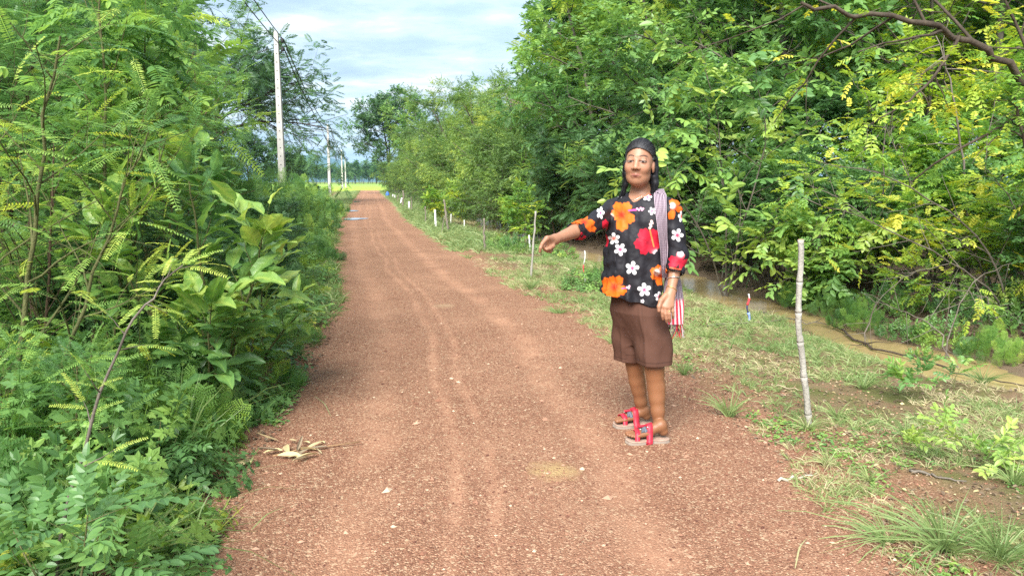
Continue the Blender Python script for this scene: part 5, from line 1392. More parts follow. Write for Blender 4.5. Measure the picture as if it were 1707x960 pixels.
def line(x0, y0, x1, y1, w, c):
    global col
    dx, dy = x1 - x0, y1 - y0; L2 = dx * dx + dy * dy; t = np.clip(((px_ - x0) * dx + (py_ - y0) * dy) / L2, 0, 1)
    d = np.hypot(px_ - x0 - t * dx, py_ - y0 - t * dy); m = (ss(w * 1.25, w * .75, d) * front)[:, None]; col[:] = col * (1 - m) + m * np.array(c)
def dots(pts, w, c):
    for x, y in pts: line(x, y, x + .3, y, w, c)
def plum(cx, cy, R, rot, sqx=1.0, core=(.62, .03, .12)):
    global col
    dx = (px_ - cx) / sqx; dy = py_ - cy; r = np.hypot(dx, dy) / R; th_ = np.degrees(np.arctan2(-dy, dx)); best = np.zeros(len(r))
    for k in range(5):
        da = (th_ - rot - 72 * k + 180) % 360 - 180; best = np.maximum(best, np.where(np.abs(da) < 40, .25 + .75 * np.sqrt(np.clip(1 - (da / 31) ** 2, 0, 1)), 0))
    m = (ss(1.06, .94, r / np.maximum(best, .02)) * (best > .05) * front)[:, None]
    ray = np.max([np.exp(-(((th_ - rot - 72 * k + 180) % 360 - 180) / 11) ** 2) for k in range(5)], axis=0)
    k_ = np.clip(np.exp(-(r / .28) ** 2) * 1.1 + ray * ss(.72, .25, r) * .9, 0, 1)[:, None]
    c = np.array([.80, .78, .78]) * (1 - k_) + np.array(core) * k_; col[:] = col * (1 - m) + c * m
OR, ORD, RD, RDD = (.66, .125, .008), (.52, .020, .008), (.48, .010, .030), (.22, .003, .015)
P5 = [(0, 1, 42), (72, 1, 42), (144, .95, 42), (216, .9, 40), (288, 1, 42)]
hib(974, 371, 25, 15, OR, ORD, [(150, 1.0, 34), (195, .9, 30), (20, .75, 40), (95, .8, 40), (-35, .95, 42)], sq=.72, ang=25)
hib(1036, 358, 23.5, 18, OR, ORD, [(38, 1.0, 44), (96, .95, 42), (150, .75, 40), (-42, 1.0, 44), (-105, 1.15, 46), (195, .6, 30)], white=(1016, 362, 6))
line(1048, 351, 1060, 350, 1.3, (.75, .06, .25)); dots([(1062, 348), (1065, 350), (1068, 347), (1070, 350), (1072, 348)], 1.6, (.75, .35, .5))
hib(1082, 405, 26, 0, RD, RDD, [(120, 1.0, 46), (60, .95, 44), (185, .95, 44), (235, .85, 40), (-60, .75, 44), (0, .9, 50)], white=(1095, 424, 7))
line(1083, 382, 1090, 411, 1.2, (.75, .18, .05)); dots([(1083, 380), (1085, 377), (1087, 372), (1086, 369), (1084, 374)], 2.0, (.78, .55, .5))
hib(1024, 478, 24, 0, OR, ORD, [(150, .95, 42), (105, .75, 40), (55, .85, 44), (200, .9, 40), (-25, .9, 46), (-80, .8, 46), (-130, .8, 44)])
line(1037, 481, 1044, 480, 1.1, (.75, .06, .25)); dots([(1045, 479), (1048, 480), (1049, 477)], 1.6, (.78, .5, .6))
hib(1099, 457, 17, 0, OR, ORD, [(95, .9, 44), (150, .95, 44), (205, .85, 44), (-90, 1.1, 40), (-30, .8, 44), (30, .9, 44)], white=(1096, 454, 5))
hib(1124, 346, 16, 0, OR, ORD, [(110, .9, 46), (60, .9, 40), (-20, .9, 44), (-110, 1.3, 34), (180, .45, 44)], white=(1121, 343, 4.5))
hib(1133, 438, 20, 0, RD, RDD, [(150, 1.0, 40), (85, 1.1, 40), (200, .95, 40), (-60, .8, 46), (0, .9, 46)], sq=.85, white=(1135, 422, 6))
line(1117, 446, 1141, 450, 1.0, (.75, .12, .04)); hib(1009, 388, 12, 0, RD, RDD, [(90, 1.2, 44), (-90, 1.3, 44), (180, .6, 50)], sq=1.5)
hib(966, 395, 11, 0, RD, RDD, P5, sq=.75); hib(955, 392, 5, 0, RD, RDD, P5); hib(1079, 326, 6, 0, RD, RDD, P5)
for cx, cy, R, rt, sq in [(1001, 355, 10.5, 75, .62), (1023.5, 398, 10, 96, 1), (1034, 416, 10.5, 60, 1), (1054, 447, 11.5, 80, 1), (1074, 483, 11.5, 95, 1), (1129, 392, 11, 70, .95), (1136, 361, 9.5, 100, .6), (1099, 494, 8, 90, 1), (1071, 502, 3.2, 0, 1), (1079, 329, 6, 10, 1.3), (1087, 352, 6.5, 40, 1.0), (1030, 322, 9, 10, 1.2), (1100, 447, 1, 0, 1), (955, 382, 5, 100, .5)]:
    plum(cx, cy, R, rt, sq, (.62, .03, .12) if int(cx) not in (1023, 1136) else (.80, .10, .06))
blouse = padd('blouse', V, F, M_BLOUSE, {'paint': np.clip(col, 0, 1)})
bl_ob = blouse; blV, blF = V.copy(), F.copy()

# --- shorts
SH = Field((W(1005, 500, 3.8)[0], 3.55, zc_(625)), (W(1135, 500, 3.8)[0], 4.15, zc_(478)), h)
def ripS(ph):
    def r(th_, z, P): return .0045 * np.sin(th_ * 4 + ph + 6 * z) + .003 * np.sin(P[..., 2] * 40 + P[..., 0] * 30 + ph) + .006 * np.exp(-((th_ - 1.35) / .12) ** 2)
    return r
zt1 = zc_(485)
def zy(px, py, y): return W(px, py, y)[2]
SH.tube([zy(1090, 606, 3.76), zy(1085, 560, 3.78), zc_(520), zt1], [W(1090.5, 606, 3.765)[:2], W(1088, 560, 3.785)[:2], W(1080, 520, 3.80)[:2], W(1074, 485, 3.82)[:2]], [.092, .095, .084, .06], [.088, .092, .090, .06], YAWL, 0, zlo=lambda P: zy(1090, 606, 3.76) - .02 * (P[..., 1] < 3.76) * 0, ripple=ripS(.4))
SH.tube([zy(1048, 600, 3.94), zy(1048, 560, 3.93), zc_(520), zt1], [W(1049, 600, 3.95)[:2], W(1048, 560, 3.94)[:2], W(1046, 520, 3.92)[:2], W(1047, 485, 3.90)[:2]], [.086, .089, .084, .06], [.080, .085, .085, .06], YAWL, .018, ripple=ripS(2.0))
SH.tube([zc_(575), zc_(545), zc_(520), zt1], [W(1068, 575, 3.86)[:2], W(1066, 545, 3.86)[:2], W(1064, 520, 3.86)[:2], W(1060, 485, 3.86)[:2]], [.09, .135, .152, .145], [.05, .088, .112, .095], YAWL, .03)
# leg openings
SH.cap(W(1090.5, 604, 3.765), W(1091, 640, 3.765), .078, .09, 0, 'sub'); SH.cap(W(1049, 598, 3.95), W(1050, 640, 3.95), .070, .08, 0, 'sub')
V, F = SH.mesh(); N_ = vnormals(V, F); V = V + N_ * ((fbm(V * np.array([1, 1, .6]), 16, 61, 3) - .5) * .011)[:, None]; V = smooth_quads(V, F, 2, .45)
px_, py_ = to_px(V); col = np.tile(np.array([.080, .038, .026]), (len(V), 1)) * (.9 + .2 * fbm(V, 12, 4, 3))[:, None]
hemd = np.where(V[:, 1] < 3.87, V[:, 2] - zy(1090, 606, 3.76), V[:, 2] - zy(1048, 600, 3.94)); st_ = np.exp(-((hemd - .022) / .0022) ** 2)[:, None]; col = col * (1 - .45 * st_)
cr = np.exp(-((px_ - (1069 + (py_ - 500) * .07)) / .9) ** 2)[:, None]; col = col * (1 - .18 * cr)
padd('shorts', V, F, M_SHORT, {'paint': col})

# --- hair
HA = Field(H(0, 0, 0) - np.array([.17, .17, .25]), H(0, 0, 0) + np.array([.17, .19, .16]), .0025)
HA.ell(H(0, -.020, .030), HR, (.0755, .095, .0915), .0)
HA.ell(H(0, -.050, -.01), HR, (.072, .062, .085), .02)
HA.chain([H(0, -.065, -.03), W(1078, 312, 3.925), W(1080, 345, 3.945)], [.058, .055, .035], .02)
HA.chain([H(.060, -.060, .02), H(.068, -.054, -.03), H(.071, -.042, -.07), W(1092, 306, 3.82), W(1089, 322, 3.815), W(1085, 331, 3.815)], [.024, .022, .019, .018, .014, .006], .012)
HA.chain([H(-.060, -.045, .03), H(-.070, -.018, -.012), H(-.069, -.018, -.06), W(1043, 308, 3.86), W(1039, 322, 3.868), W(1031, 334, 3.87)], [.016, .012, .012, .012, .010, .005], .012)
def facecut(P):
    Q = (P - HC) @ HR.T; l, f, u = Q[..., 0], Q[..., 1], Q[..., 2]
    line_ = -.002 + .80 * np.clip(u, 0, .2) + .10 * np.clip(-u, 0, .05) - .18 * np.clip(np.abs(l) - .03, 0, .05) * (u > .02)
    d = line_ - f
    side = np.abs(l) - .058
    # beside and below the ears the hair keeps behind a steeper line, lower down the locks stay whole
    low = np.where(side > 0, np.where(u < -.058, .05, np.where((l > 0) & (u < .012), -.036 - f, d)), d)
    d = np.where(side > 0, low, d)
    return np.maximum(d, -.105 - u)
HA.op(HC - .13, HC + .13, facecut, .003, 'sub', 0)
V, F = HA.mesh(); N_ = vnormals(V, F); L_ = (V - HC) @ HR.T
ang_ = np.arctan2(L_[:, 0], L_[:, 2] + .02); str_ = fbm(np.stack([ang_ * 15, L_[:, 1] * 5 * 0 + 1], 1), 2.5, 5, 3); low = L_[:, 2] < -.02
str2 = fbm(np.stack([L_[:, 0], L_[:, 1]], 1), 120, 6, 2); stt = np.where(low, str2, str_)
V = V + N_ * ((stt - .5) * .0012)[:, None]; V = smooth_quads(V, F, 2, .4)
line_ = -.002 + .80 * np.clip(L_[:, 2], 0, .2); dh = line_ - L_[:, 1]
gr = np.exp(-np.clip(dh, 0, 1) / .012) * (L_[:, 2] > .0); gr2 = (stt > .58) * .35 * np.exp(-np.clip(dh, 0, 1) / .06) * (L_[:, 2] > .02)
g_ = np.clip(gr * (.15 + .9 * stt) + gr2 * .6, 0, .75)[:, None]
col = np.array([.009, .009, .011]) * (.7 + .8 * stt)[:, None] * (1 - g_) + g_ * np.array([.15, .15, .155])
hair = padd('hair', V, F, M_HAIR, {'paint': col})
# combed back strands over the cap and down the locks
rs = np.random.default_rng(31); st_, sc_ = [], []
for k in range(520):
    ph = rs.uniform(-1.45, 1.45) * (1 if rs.random() < .7 else .8); th0 = .40 + rs.uniform(0, .1); th1 = th0 + rs.uniform(1.3, 2.2)
    t = np.linspace(th0, min(th1, 2.7), 22); lift = rs.uniform(-.0005, .0025) + .0015 * np.sin(np.linspace(0, 3.1, 22)); p_ = ph + .08 * np.sin(t * 2 + k)
    ll = (.0755 + lift) * np.sin(p_) * np.sin(t); uu = .030 + (.0915 + lift) * np.cos(p_) * np.sin(t); ff = -.020 + (.095 + lift) * np.cos(t)
    Q = HC + ll[:, None] * hl + ff[:, None] * hf + uu[:, None] * hu
    keep = ff < .012 + .80 * np.clip(uu, 0, .2) - .18 * np.clip(np.abs(ll) - .03, 0, .05)
    if keep.sum() < 6: continue
    Q = Q[keep]; v, f = tube(Q, np.linspace(.0006, .0005, len(Q)), 3, False); st_.append((v, f)); g = rs.random()
    fr_ = np.exp(-np.linspace(0, 1, len(Q)) * 5) * .8; base = np.array([.007, .007, .009]) * rs.uniform(.4, 1.8); gray = np.array([.10, .10, .105])
    m_ = np.repeat(np.clip(fr_ * (.35 + .8 * g) + (.25 if g > .85 else 0), 0, 1), 3)[:, None]; sc_.append(base * (1 - m_) + gray * m_)
for ch in ([H(.066, -.058, .01), H(.071, -.050, -.04), H(.073, -.040, -.08), W(1092, 306, 3.81), W(1089, 322, 3.80), W(1085, 333, 3.80)], [H(-.066, -.040, .015), H(-.076, -.016, -.02), H(-.074, -.014, -.06), W(1042, 308, 3.86), W(1038, 322, 3.86), W(1030, 337, 3.86)]):
    ch = np.array(ch)
    for k in range(55):
        off = rs.normal(0, .0065, 3); t = np.linspace(0, 5, 14); Q = np.stack([np.interp(t, np.arange(6), ch[:, a]) for a in range(3)], 1)
        for _ in range(2): Q[1:-1] = (Q[:-2] + 2 * Q[1:-1] + Q[2:]) / 4
        Q = Q + off * np.linspace(1, .5, 14)[:, None] + np.array([.003, 0, 0]) * np.sin(t * 1.3 + k)[:, None]
        v, f = tube(Q, .0010, 3, False); st_.append((v, f)); sc_.append(np.tile(np.array([.010, .010, .012]) * rs.uniform(.5, 2.5), (len(v), 1)))
V, F, _ = join(st_); o = padd('hair_strands', V, F, M_HAIR, {'paint': np.concatenate(sc_)}, hair, False, PO_); o['kind'] = 'stuff'

from mathutils.bvhtree import BVHTree
_bv = np.empty(len(body.data.vertices) * 3, np.float32); body.data.vertices.foreach_get('co', _bv); _bv = _bv.reshape(-1, 3) + PO_
_bf = np.empty(len(body.data.polygons) * 4, np.int32); body.data.polygons.foreach_get('vertices', _bf)
bd_bv = BVHTree.FromPolygons(_bv.tolist(), _bf.reshape(-1, 4).tolist())
# --- sandals
M_SRED = simple_mat('red_strap', (.42, .022, .042), .5, .35, .08, 30, .1); M_SOLE = simple_mat('worn_sole', (.27, .22, .18), .8, .15, .15, 30); M_BED = simple_mat('footbed', (.32, .22, .17), .8, .1, .2, 40)
M_PATCH = simple_mat('grey_patch', (.09, .10, .12), .6, .3, .15, 40); M_STUD = simple_mat('metal_stud', (.65, .63, .6), .3, .6, .05)
for (hp, tp, d, n_, L, side) in FEET:
    so = hp.copy(); sd = empty('sandal', (0, 0, 0)); sd.parent = person; sd.location = tuple(so - PO_)
    if side == 1: sd['label'] = 'red sandal with grey patch on the foot nearer the camera'
    else: sd['label'] = 'red sandal with grey patch on the foot farther back'
    tt_ = np.linspace(0, 1, 25); ln = L * 1.08
    wdt = .034 + .012 * ss(.35, .75, tt_) - .006 * np.exp(-((tt_ - .45) / .12) ** 2)
    wdt = wdt * np.sqrt(np.clip(1 - (np.abs(tt_ - .5) * 2) ** 7, 0, 1)) + .002
    outl = np.concatenate([[(t * ln - .012, w) for t, w in zip(tt_, wdt)], [(t * ln - .012, -w) for t, w in zip(tt_[::-1], wdt[::-1])]])
    def slab(z0, z1, sc0, sc1, mat, nm):
        zs = [z0, (z0 + z1) / 2, z1]; scs = [sc0, 1.03 * (sc0 + sc1) / 2, sc1]; n = len(outl); VV = []
        cxm = np.array([ln / 2 - .012, 0])
        for z, sc in zip(zs, scs):
            for q in outl:
                r = cxm + (q - cxm) * sc; toe = .006 * ss(.8, 1.05, r[0] / ln); VV.append(d * r[0] + n_ * r[1] + np.array([0, 0, z + toe]))
        Fq = [(k * n + i, k * n + (i + 1) % n, (k + 1) * n + (i + 1) % n, (k + 1) * n + i) for k in range(2) for i in range(n)]
        h2 = n // 2; Fq += [(2 * n + i, 2 * n + i + 1, 2 * n + n - 2 - i, 2 * n + n - 1 - i) for i in range(h2 - 1)]
        o = add(nm, np_mesh(nm, np.array(VV), np.array(Fq), mat, None, False), sd); return o
    slab(-.012, .014, .97, 1.0, M_SOLE, 'sole'); slab(.0145, .0215, .985, .96, M_BED, 'footbed')
    def band(t0, t1, tw, hgt, wd_, mat, nm, off=0.0, s0=-1, s1=1, halfw=.045):
        """strap arching over the foot from the -side edge (t0) to the +side edge (t1)"""
        a = np.linspace(s0, s1, 17); VV = []
        for q in a:
            t = t0 + (t1 - t0) * (q + 1) / 2; s_ = math.sin(q * math.pi / 2) * halfw; c0 = d * (t * L) + n_ * s_ * side
            r_ = max((bd_bv.ray_cast(Vector(hp + c0 + d * e + [0, 0, .105]), Vector((0, 0, -1)), .10)[0] or Vector((0, 0, 0))).z for e in (-wd_ / 2, 0, wd_ / 2))
            z = max(r_ - hp[2] + .0045, .008 + hgt * .35 * max(math.cos(q * math.pi / 2), 0) ** .5) + off
            c0 = c0 + np.array([0, 0, z]); w = wd_ * (1 + .25 * abs(q))
            VV += [c0 - d * w / 2 + np.array([0, 0, .003]), c0 + d * w / 2 - np.array([0, 0, .004])]
        V1 = np.array(VV); V2 = V1 - np.array([0, 0, .004]); n = len(V1); VV = np.concatenate([V1, V2]); Fq = []
        for i in range(len(a) - 1):
            k = i * 2; Fq += [(k, k + 1, k + 3, k + 2), (n + k, n + k + 2, n + k + 3, n + k + 1), (k, k + 2, n + k + 2, n + k), (k + 1, n + k + 1, n + k + 3, k + 3)]
        return add(nm, np_mesh(nm, VV, np.array(Fq), mat, None, True), sd)
    band(.41, .50, 0, .068, .029, M_SRED, 'strap'); band(.73, .79, 0, .036, .022, M_SRED, 'strap')
    band(.61, .61, 0, .03, .046, M_SRED, 'strap', .001, -.16, .16); band(.52, .69, 0, .03, .015, M_PATCH, 'patch', .003, -.55, .5); band(.68, .53, 0, .03, .015, M_PATCH, 'patch', .004, -.5, .5)
    for t, s_ in ((.60, -.004), (.52, .020), (.69, .018)):
        r_ = bd_bv.ray_cast(Vector(hp + d * t * L + n_ * s_ * side + [0, 0, .105]), Vector((0, 0, -1)), .10)[0]; z = (r_.z - hp[2] if r_ else .05) + .011
        uu, vv = np.meshgrid(np.linspace(0, 2 * math.pi, 9)[:-1], np.linspace(0, math.pi / 2, 4)); c = d * t * L + n_ * s_ * side + np.array([0, 0, z])
        VV = np.stack([.0035 * np.cos(uu) * np.cos(vv), .0035 * np.sin(uu) * np.cos(vv), .003 * np.sin(vv)], -1).reshape(-1, 3) + c
        Fq = np.array([(r_ * 8 + i, r_ * 8 + (i + 1) % 8, r_ * 8 + 8 + (i + 1) % 8, r_ * 8 + 8 + i) for r_ in range(3) for i in range(8)]); add('stud', np_mesh('stud', VV, Fq, M_STUD, None, True), sd)

# --- jewellery
def ring(c, n_, r, w, mat, name, ry=1.0):
    n_ = nrm(np.array(n_)); a = nrm(np.cross(n_, [0, 1, .2])); b_ = np.cross(n_, a); t = np.linspace(0, 2 * math.pi, 29)
    P = np.array(c) + r * (np.cos(t)[:, None] * a + ry * np.sin(t)[:, None] * b_); V, F = tube(P, w, 6, False); padd(name, V, F, mat)
M_SIL = Mat('silver'); M_SIL = M_SIL.done(M_SIL.principled((.75, .72, .66), .25, .5, None, .9))
M_GOLD = Mat('gold'); M_GOLD = M_GOLD.done(M_GOLD.principled((.8, .5, .18), .3, .5, None, .9))
ring(cuf_l + dl_ * .035, dl_ + np.array([.25, 0, 0]), .032, .0022, M_SIL, 'bracelet'); ring(wr_l - dl_ * .002, dl_ + np.array([-.25, 0, 0]), .0285, .0016, M_GOLD, 'bracelet')
ring(W(1115.5, 519, 3.607), kl[2] - W(1115.6, 523, 3.604), .0105, .0014, M_GOLD, 'ring')
from mathutils.bvhtree import BVHTree
bvb = BVHTree.FromPolygons([tuple(v + PO_) for v in np.array([q.co for q in body.data.vertices])], [tuple(p.vertices) for p in body.data.polygons]) if False else None
def hit(bv, px, py, off):
    p = at_depth(px, py, 3.8); o_ = Vector((0, 0, CAM_H)); dd = (p - o_).normalized(); r_ = bv.ray_cast(o_, dd)
    return None if r_[0] is None else r_[0] - dd * off
bl_bv = BVHTree.FromPolygons(blV.tolist(), blF.tolist())
nk = [hit(bd_bv, x, y, .002) for x, y in ((1052, 333), (1057, 333.5), (1063, 331.5), (1069, 328), (1075, 323.5), (1080, 319))]
nk = [p for p in nk if p is not None]
if len(nk) > 3: V, F = tube([tuple(p) for p in nk], .0011, 5); padd('necklace', V, F, M_SIL)

# --- checked cloth shoulder bag (hangs from her: a thing of its own)
mk = Mat('checked_krama_cloth'); uvu = mk.attr('cu'); uvv = mk.attr('cv')
def chk(s_, f_): return mk.math('GREATER_THAN', mk.math('FRACT', mk.math('MULTIPLY', s_, f_)), .5)
ca, cb = chk(uvu, 150.0), chk(uvv, 110.0)
cc = mk.mix(ca, (.38, .34, .38), (.06, .025, .05)); cc2 = mk.mix(ca, (.36, .26, .30), (.02, .016, .028)); ck = mk.mix(cb, cc, cc2)
stp = mk.mix(mk.math('GREATER_THAN', mk.math('FRACT', mk.math('MULTIPLY', uvu, 62.0)), .5), (.55, .03, .06), (.60, .50, .50))
ck = mk.mix(mk.attr('stripe'), ck, stp)
M_KR = mk.done(mk.principled(ck, .85, .1, mk.bump(mk.noise(mk.coord(), 300, 3), .4, .002)))
bag_o = empty('shoulder_bag', tuple(W(1124, 500, 3.80)), 'checked red, white and dark woven cloth bag with broad strap over the woman\'s shoulder', 'bag')
BO = np.array(bag_o.location)
rows = []
for (lx, rx, y) in [(1091, 1112, 319), (1090.5, 1112, 326), (1091, 1112, 334), (1092, 1112, 345), (1093, 1112, 357), (1095, 1112, 370), (1096.5, 1112.5, 384), (1098, 1113, 398), (1099.5, 1113, 412), (1101, 1113, 426), (1102, 1113, 440), (1103, 1113, 452), (1104, 1113, 463)]:
    row = []
    for k in range(7):
        p = hit(bl_bv, lx + (rx - lx) * k / 6, y, .013 + .002 * math.sin(k * 2.2 + y * .05)); row.append(np.array(p) if p is not None else None)
    rows.append(row)
for row in rows:
    known = [(k, q) for k, q in enumerate(row) if q is not None]
    for k in range(7):
        if row[k] is None and known: row[k] = min(known, key=lambda t: abs(t[0] - k))[1] + np.array([(k - min(known, key=lambda t: abs(t[0] - k))[0]) * .008, .004, 0])
rows = [r_ for r_ in rows if r_[0] is not None]
G_ = np.array(rows)
for _ in range(3): G_[1:-1, :, 1] = (G_[:-2, :, 1] + 2 * G_[1:-1, :, 1] + G_[2:, :, 1]) / 4 - .0005
top = G_[0]; back = [top + np.array([.004, .03, .010]), top + np.array([.008, .07, .004]), top + np.array([.012, .11, -.03]), top + np.array([.016, .14, -.10]), top + np.array([.02, .15, -.22])]
G_ = np.concatenate([np.array(back)[::-1], G_])
nr = len(G_); V = G_.reshape(-1, 3); i = np.arange(nr - 1)[:, None] * 7; j = np.arange(6)[None]; F = np.stack([i + j, i + j + 1, i + 8 + j, i + 7 + j], -1).reshape(-1, 4)
Nn = vnormals(V, F); V2 = np.concatenate([V, V - Nn * .0025]); F2 = np.concatenate([F, F[:, ::-1] + len(V)])
ar = np.concatenate([[0], np.cumsum(np.linalg.norm(np.diff(G_[:, 3], axis=0), axis=1))]); cv_ = np.repeat(ar, 7); cu_ = np.tile(np.arange(7) * .0095, nr)
add('strap', np_mesh('strap', V2 - BO, F2, M_KR, {'cu': np.tile(cu_, 2), 'cv': np.tile(cv_, 2), 'stripe': np.zeros(len(V2))}, True), bag_o)
# bag body: soft pouch hanging behind the hand
u_, v_ = np.meshgrid(np.linspace(0, 2 * math.pi, 33)[:-1], np.linspace(0, 1, 15), indexing='ij')
zt, zb = zc_(452, 3.8), zc_(538, 3.8); z = zt + (zb - zt) * v_; half = .030 + .026 * np.sin(np.clip(v_ * 1.15, 0, 1) * math.pi * .62)
xc = W(1118, 500, 3.82)[0] + .012 * v_; rad = 1 + .06 * np.sin(5 * u_ + 6 * v_) + .04 * np.sin(9 * u_)
V = np.stack([xc + half * np.cos(u_) * rad, 3.80 + .035 * np.sin(u_) * rad * (.5 + v_), z + 0 * u_], -1).reshape(-1, 3)
F = np.array([(a * 15 + b_, a * 15 + b_ + 1, ((a + 1) % 32) * 15 + b_ + 1, ((a + 1) % 32) * 15 + b_) for a in range(32) for b_ in range(14)])
add('pouch', np_mesh('pouch', V - BO, F, M_KR, {'cu': (u_ * .04).ravel(), 'cv': (v_ * .28).ravel(), 'stripe': ss(.52, .56, v_).ravel()}, True), bag_o)
fr = []; rr = np.random.default_rng(4)
for k in range(34):
    a = k / 34 * 6.283; p0 = np.array([W(1118, 500, 3.82)[0] + .012 + .05 * math.cos(a), 3.80 + .04 * math.sin(a), zb + .005]); l = rr.uniform(.04, .085)
    fr.append(tube([p0, p0 + [rr.normal(0, .006), rr.normal(0, .006), -l * .5], p0 + [rr.normal(0, .01), rr.normal(0, .01), -l]], [.0028, .002, .0016], 4, False))
V, F, _ = join(fr); add('fringe', np_mesh('fringe', V - BO, F, M_KR, {'cu': np.repeat(rr.random(34), 12) * .1, 'cv': np.repeat(rr.random(34), 12) * .1, 'stripe': np.repeat((rr.random(34) > .5) * 1.0, 12)}, True), bag_o, kind='stuff')
print('person', time.time() - tp_)
# ------------------------------------------------------------------ stakes, poles, wires, sticks
M_BAM = bark_mat('weathered_bamboo', (0.25, 0.235, 0.20), (0.44, 0.42, 0.37), 16)
M_STAKE = bark_mat('stake_wood', (0.14, 0.12, 0.09), (0.30, 0.27, 0.22), 22)
M_WHITE = simple_mat('white_paint', (0.68, 0.69, 0.66), .6, .3, .12, 25)
M_CONC = simple_mat('pole_concrete', (0.40, 0.39, 0.36), .85, .2, .16, 3, .2)
M_HOLE_SHADE = simple_mat('hole_shade', (0.10, 0.095, 0.09), .9, .1)  # dark colour stands in for the shade inside the pole's holes
M_WIRE = simple_mat('wire_black', (0.03, 0.03, 0.03), .5, .3)
M_RED = simple_mat('faded_red_cloth', (0.55, 0.06, 0.07), .8, .1)
M_BLUE = simple_mat('blue_plastic', (0.06, 0.16, 0.55), .5, .3)
M_TAN = simple_mat('cut_bamboo_end', (0.30, 0.22, 0.13), .9, .1)
def polyline_world(pts):
    return [tuple(at_depth(px, py, y)) for px, py, y in pts]
# bamboo stake
g = ground_at(1350, 707); bz = th(g.x, g.y); yb = g.y
cps = [(1350, 725), (1347, 690), (1344, 655), (1340, 625), (1337, 590), (1333, 560), (1332, 535), (1331, 505), (1333, 470), (1334, 430), (1335, 400)]
stake = empty('bamboo_stake', (g.x, yb, bz), 'thick weathered grey bamboo stake standing on the verge right of the walker', 'stake')
o0 = Vector((g.x, yb, bz))
nodes = [(1350, 725), (1347, 690), (1340, 628), (1334, 570), (1331, 521), (1333, 470), (1335, 400)]
for a, b_ in zip(nodes[:-1], nodes[1:]):
    A = np.array(at_depth(*a, yb) - o0); B = np.array(at_depth(*b_, yb) - o0); L = np.linalg.norm(B - A); d = (B - A) / L
    ts = np.array([0, .012 / L * 1.0, .03 / L, .25, .5, .75, 1 - .02 / L, 1.0]); r0 = .0185 - .003 * (A[2] / 1.0)
    rr = r0 * np.array([1.13, 1.12, .97, .94, .95, .97, 1.0, 1.1])
    P = A + (B - A) * ts[:, None]; P[3:6, 0] += .004 * math.sin(A[2] * 9)
    V, F = tube(P, rr, 12, True); add('culm_segment', np_mesh('culm_segment', V, F, M_BAM, None, True), stake)
A = np.array(at_depth(1335, 400, yb) - o0); V, F = tube([A, A + [0, 0, .004]], [.017, .012], 12); add('cut_end', np_mesh('cut_end', V, F, M_TAN), stake)
# thin side stakes: base px,py ; top px,py ; radius ; material ; label
STK = [(885, 462, 893, 352, .017, M_BAM, 'thin pale stake just left of the pointing hand', 3), (884, 417, 882, 392, .02, M_WHITE, 'short white stake behind the thin pale stake', 2), (808, 418, 807, 364, .022, M_STAKE, 'short dark stake left of the pointing hand', 3),
       (727, 380, 725, 350, .038, M_WHITE, 'white painted post on the distant right verge, broadest of the row', 2), (748, 387, 740, 333, .035, M_STAKE, 'crooked grey post leaning beside the white painted post', 4), (735, 391, 741, 360, .014, M_STAKE, 'thin brown stick leaning against the crooked post', 2),
       (710, 373, 709, 344, .025, M_STAKE, 'grey stake left of the broad white post', 3), (751, 372, 752, 357, .02, M_WHITE, 'small white stake right of the crooked post', 2), (774, 380, 774, 367, .02, M_WHITE, 'tiny white stake in front of the flooded hollow', 2),
       (682, 351, 682, 336, .055, M_WHITE, 'white post nearer than the leaning white post in the distant row', 2), (667, 342, 670, 330, .06, M_WHITE, 'leaning white post in the distant row', 2), (659, 333, 658, 325, .07, M_WHITE, 'farther white post of the last pair', 2), (655, 331, 655, 324, .07, M_WHITE, 'farthest white post near the blue bag', 2),
       (686, 353, 686, 328, .035, M_STAKE, 'tall grey stake right of the white posts', 3), (672, 346, 672, 318, .05, M_STAKE, 'tall thin grey stake in the distant row', 3), (662, 338, 664, 325, .04, M_STAKE, 'leaning grey stake among the distant white posts', 2)]
for bx, by, tx, ty, r, m, lab, k in STK:
    g = ground_at(bx, by); top = at_depth(tx, ty, g.y); base = Vector((g.x, g.y, th(g.x, g.y) - .05))
    rr = np.random.default_rng(int(bx)); t = np.linspace(0, 1, 4 * k + 1)[:, None]; P = np.array(base) + (np.array(top) - np.array(base)) * t
    P[1:-1, 0] += rr.normal(0, r * (.35 if m is not M_WHITE else .05), len(P) - 2)
    rad = r * (1 - .25 * t[:, 0]) * (1 + (rr.normal(0, .12, len(P)) if m is not M_WHITE else 0))
    V, F = tube(P - np.array(base), rad, 8); o = add('verge_stake', np_mesh('verge_stake', V, F, m, None, True), None, base); tag(o, lab, 'stake', 'stakes along the right verge')
# cloth wrapped marker sticks
def wrapped(px, y0, y1, yy_z, segs, label, r=.012):
    g = ground_at(px, y1, yy_z); o = empty('marker_stick', (g.x, g.y, th(g.x, g.y)), label, 'stake', 'cloth wrapped marker sticks')
    o0 = Vector(o.location); top = at_depth(px, y0, g.y) - o0
    for a, b_, m, rr in segs:
        ts = np.linspace(a, b_, 5)[:, None]; P = np.array(top) * ts; P[:, 0] += .012 * np.sin(ts[:, 0] * 9); rs = r * rr * (1 + .25 * np.sin(ts[:, 0] * 60))
        V, F = tube(P, rs, 8); add('cloth_band' if m is not M_STAKE else 'stick', np_mesh('band', V, F, m, None, True), o)
M_DK = simple_mat('dark_cloth', (0.05, 0.05, 0.10), .8, .1); M_LB = simple_mat('pale_blue_cloth', (0.22, 0.30, 0.60), .8, .1)
wrapped(1247, 490, 548, -.1, [(-.1, 0.02, M_STAKE, .6), (0.02, .35, M_LB, 1.1), (.35, .6, M_DK, .7), (.6, .85, M_RED, .9), (.85, 1.0, M_WHITE, .6)], 'stick wrapped in red, dark and blue cloth standing near the muddy water', .012)
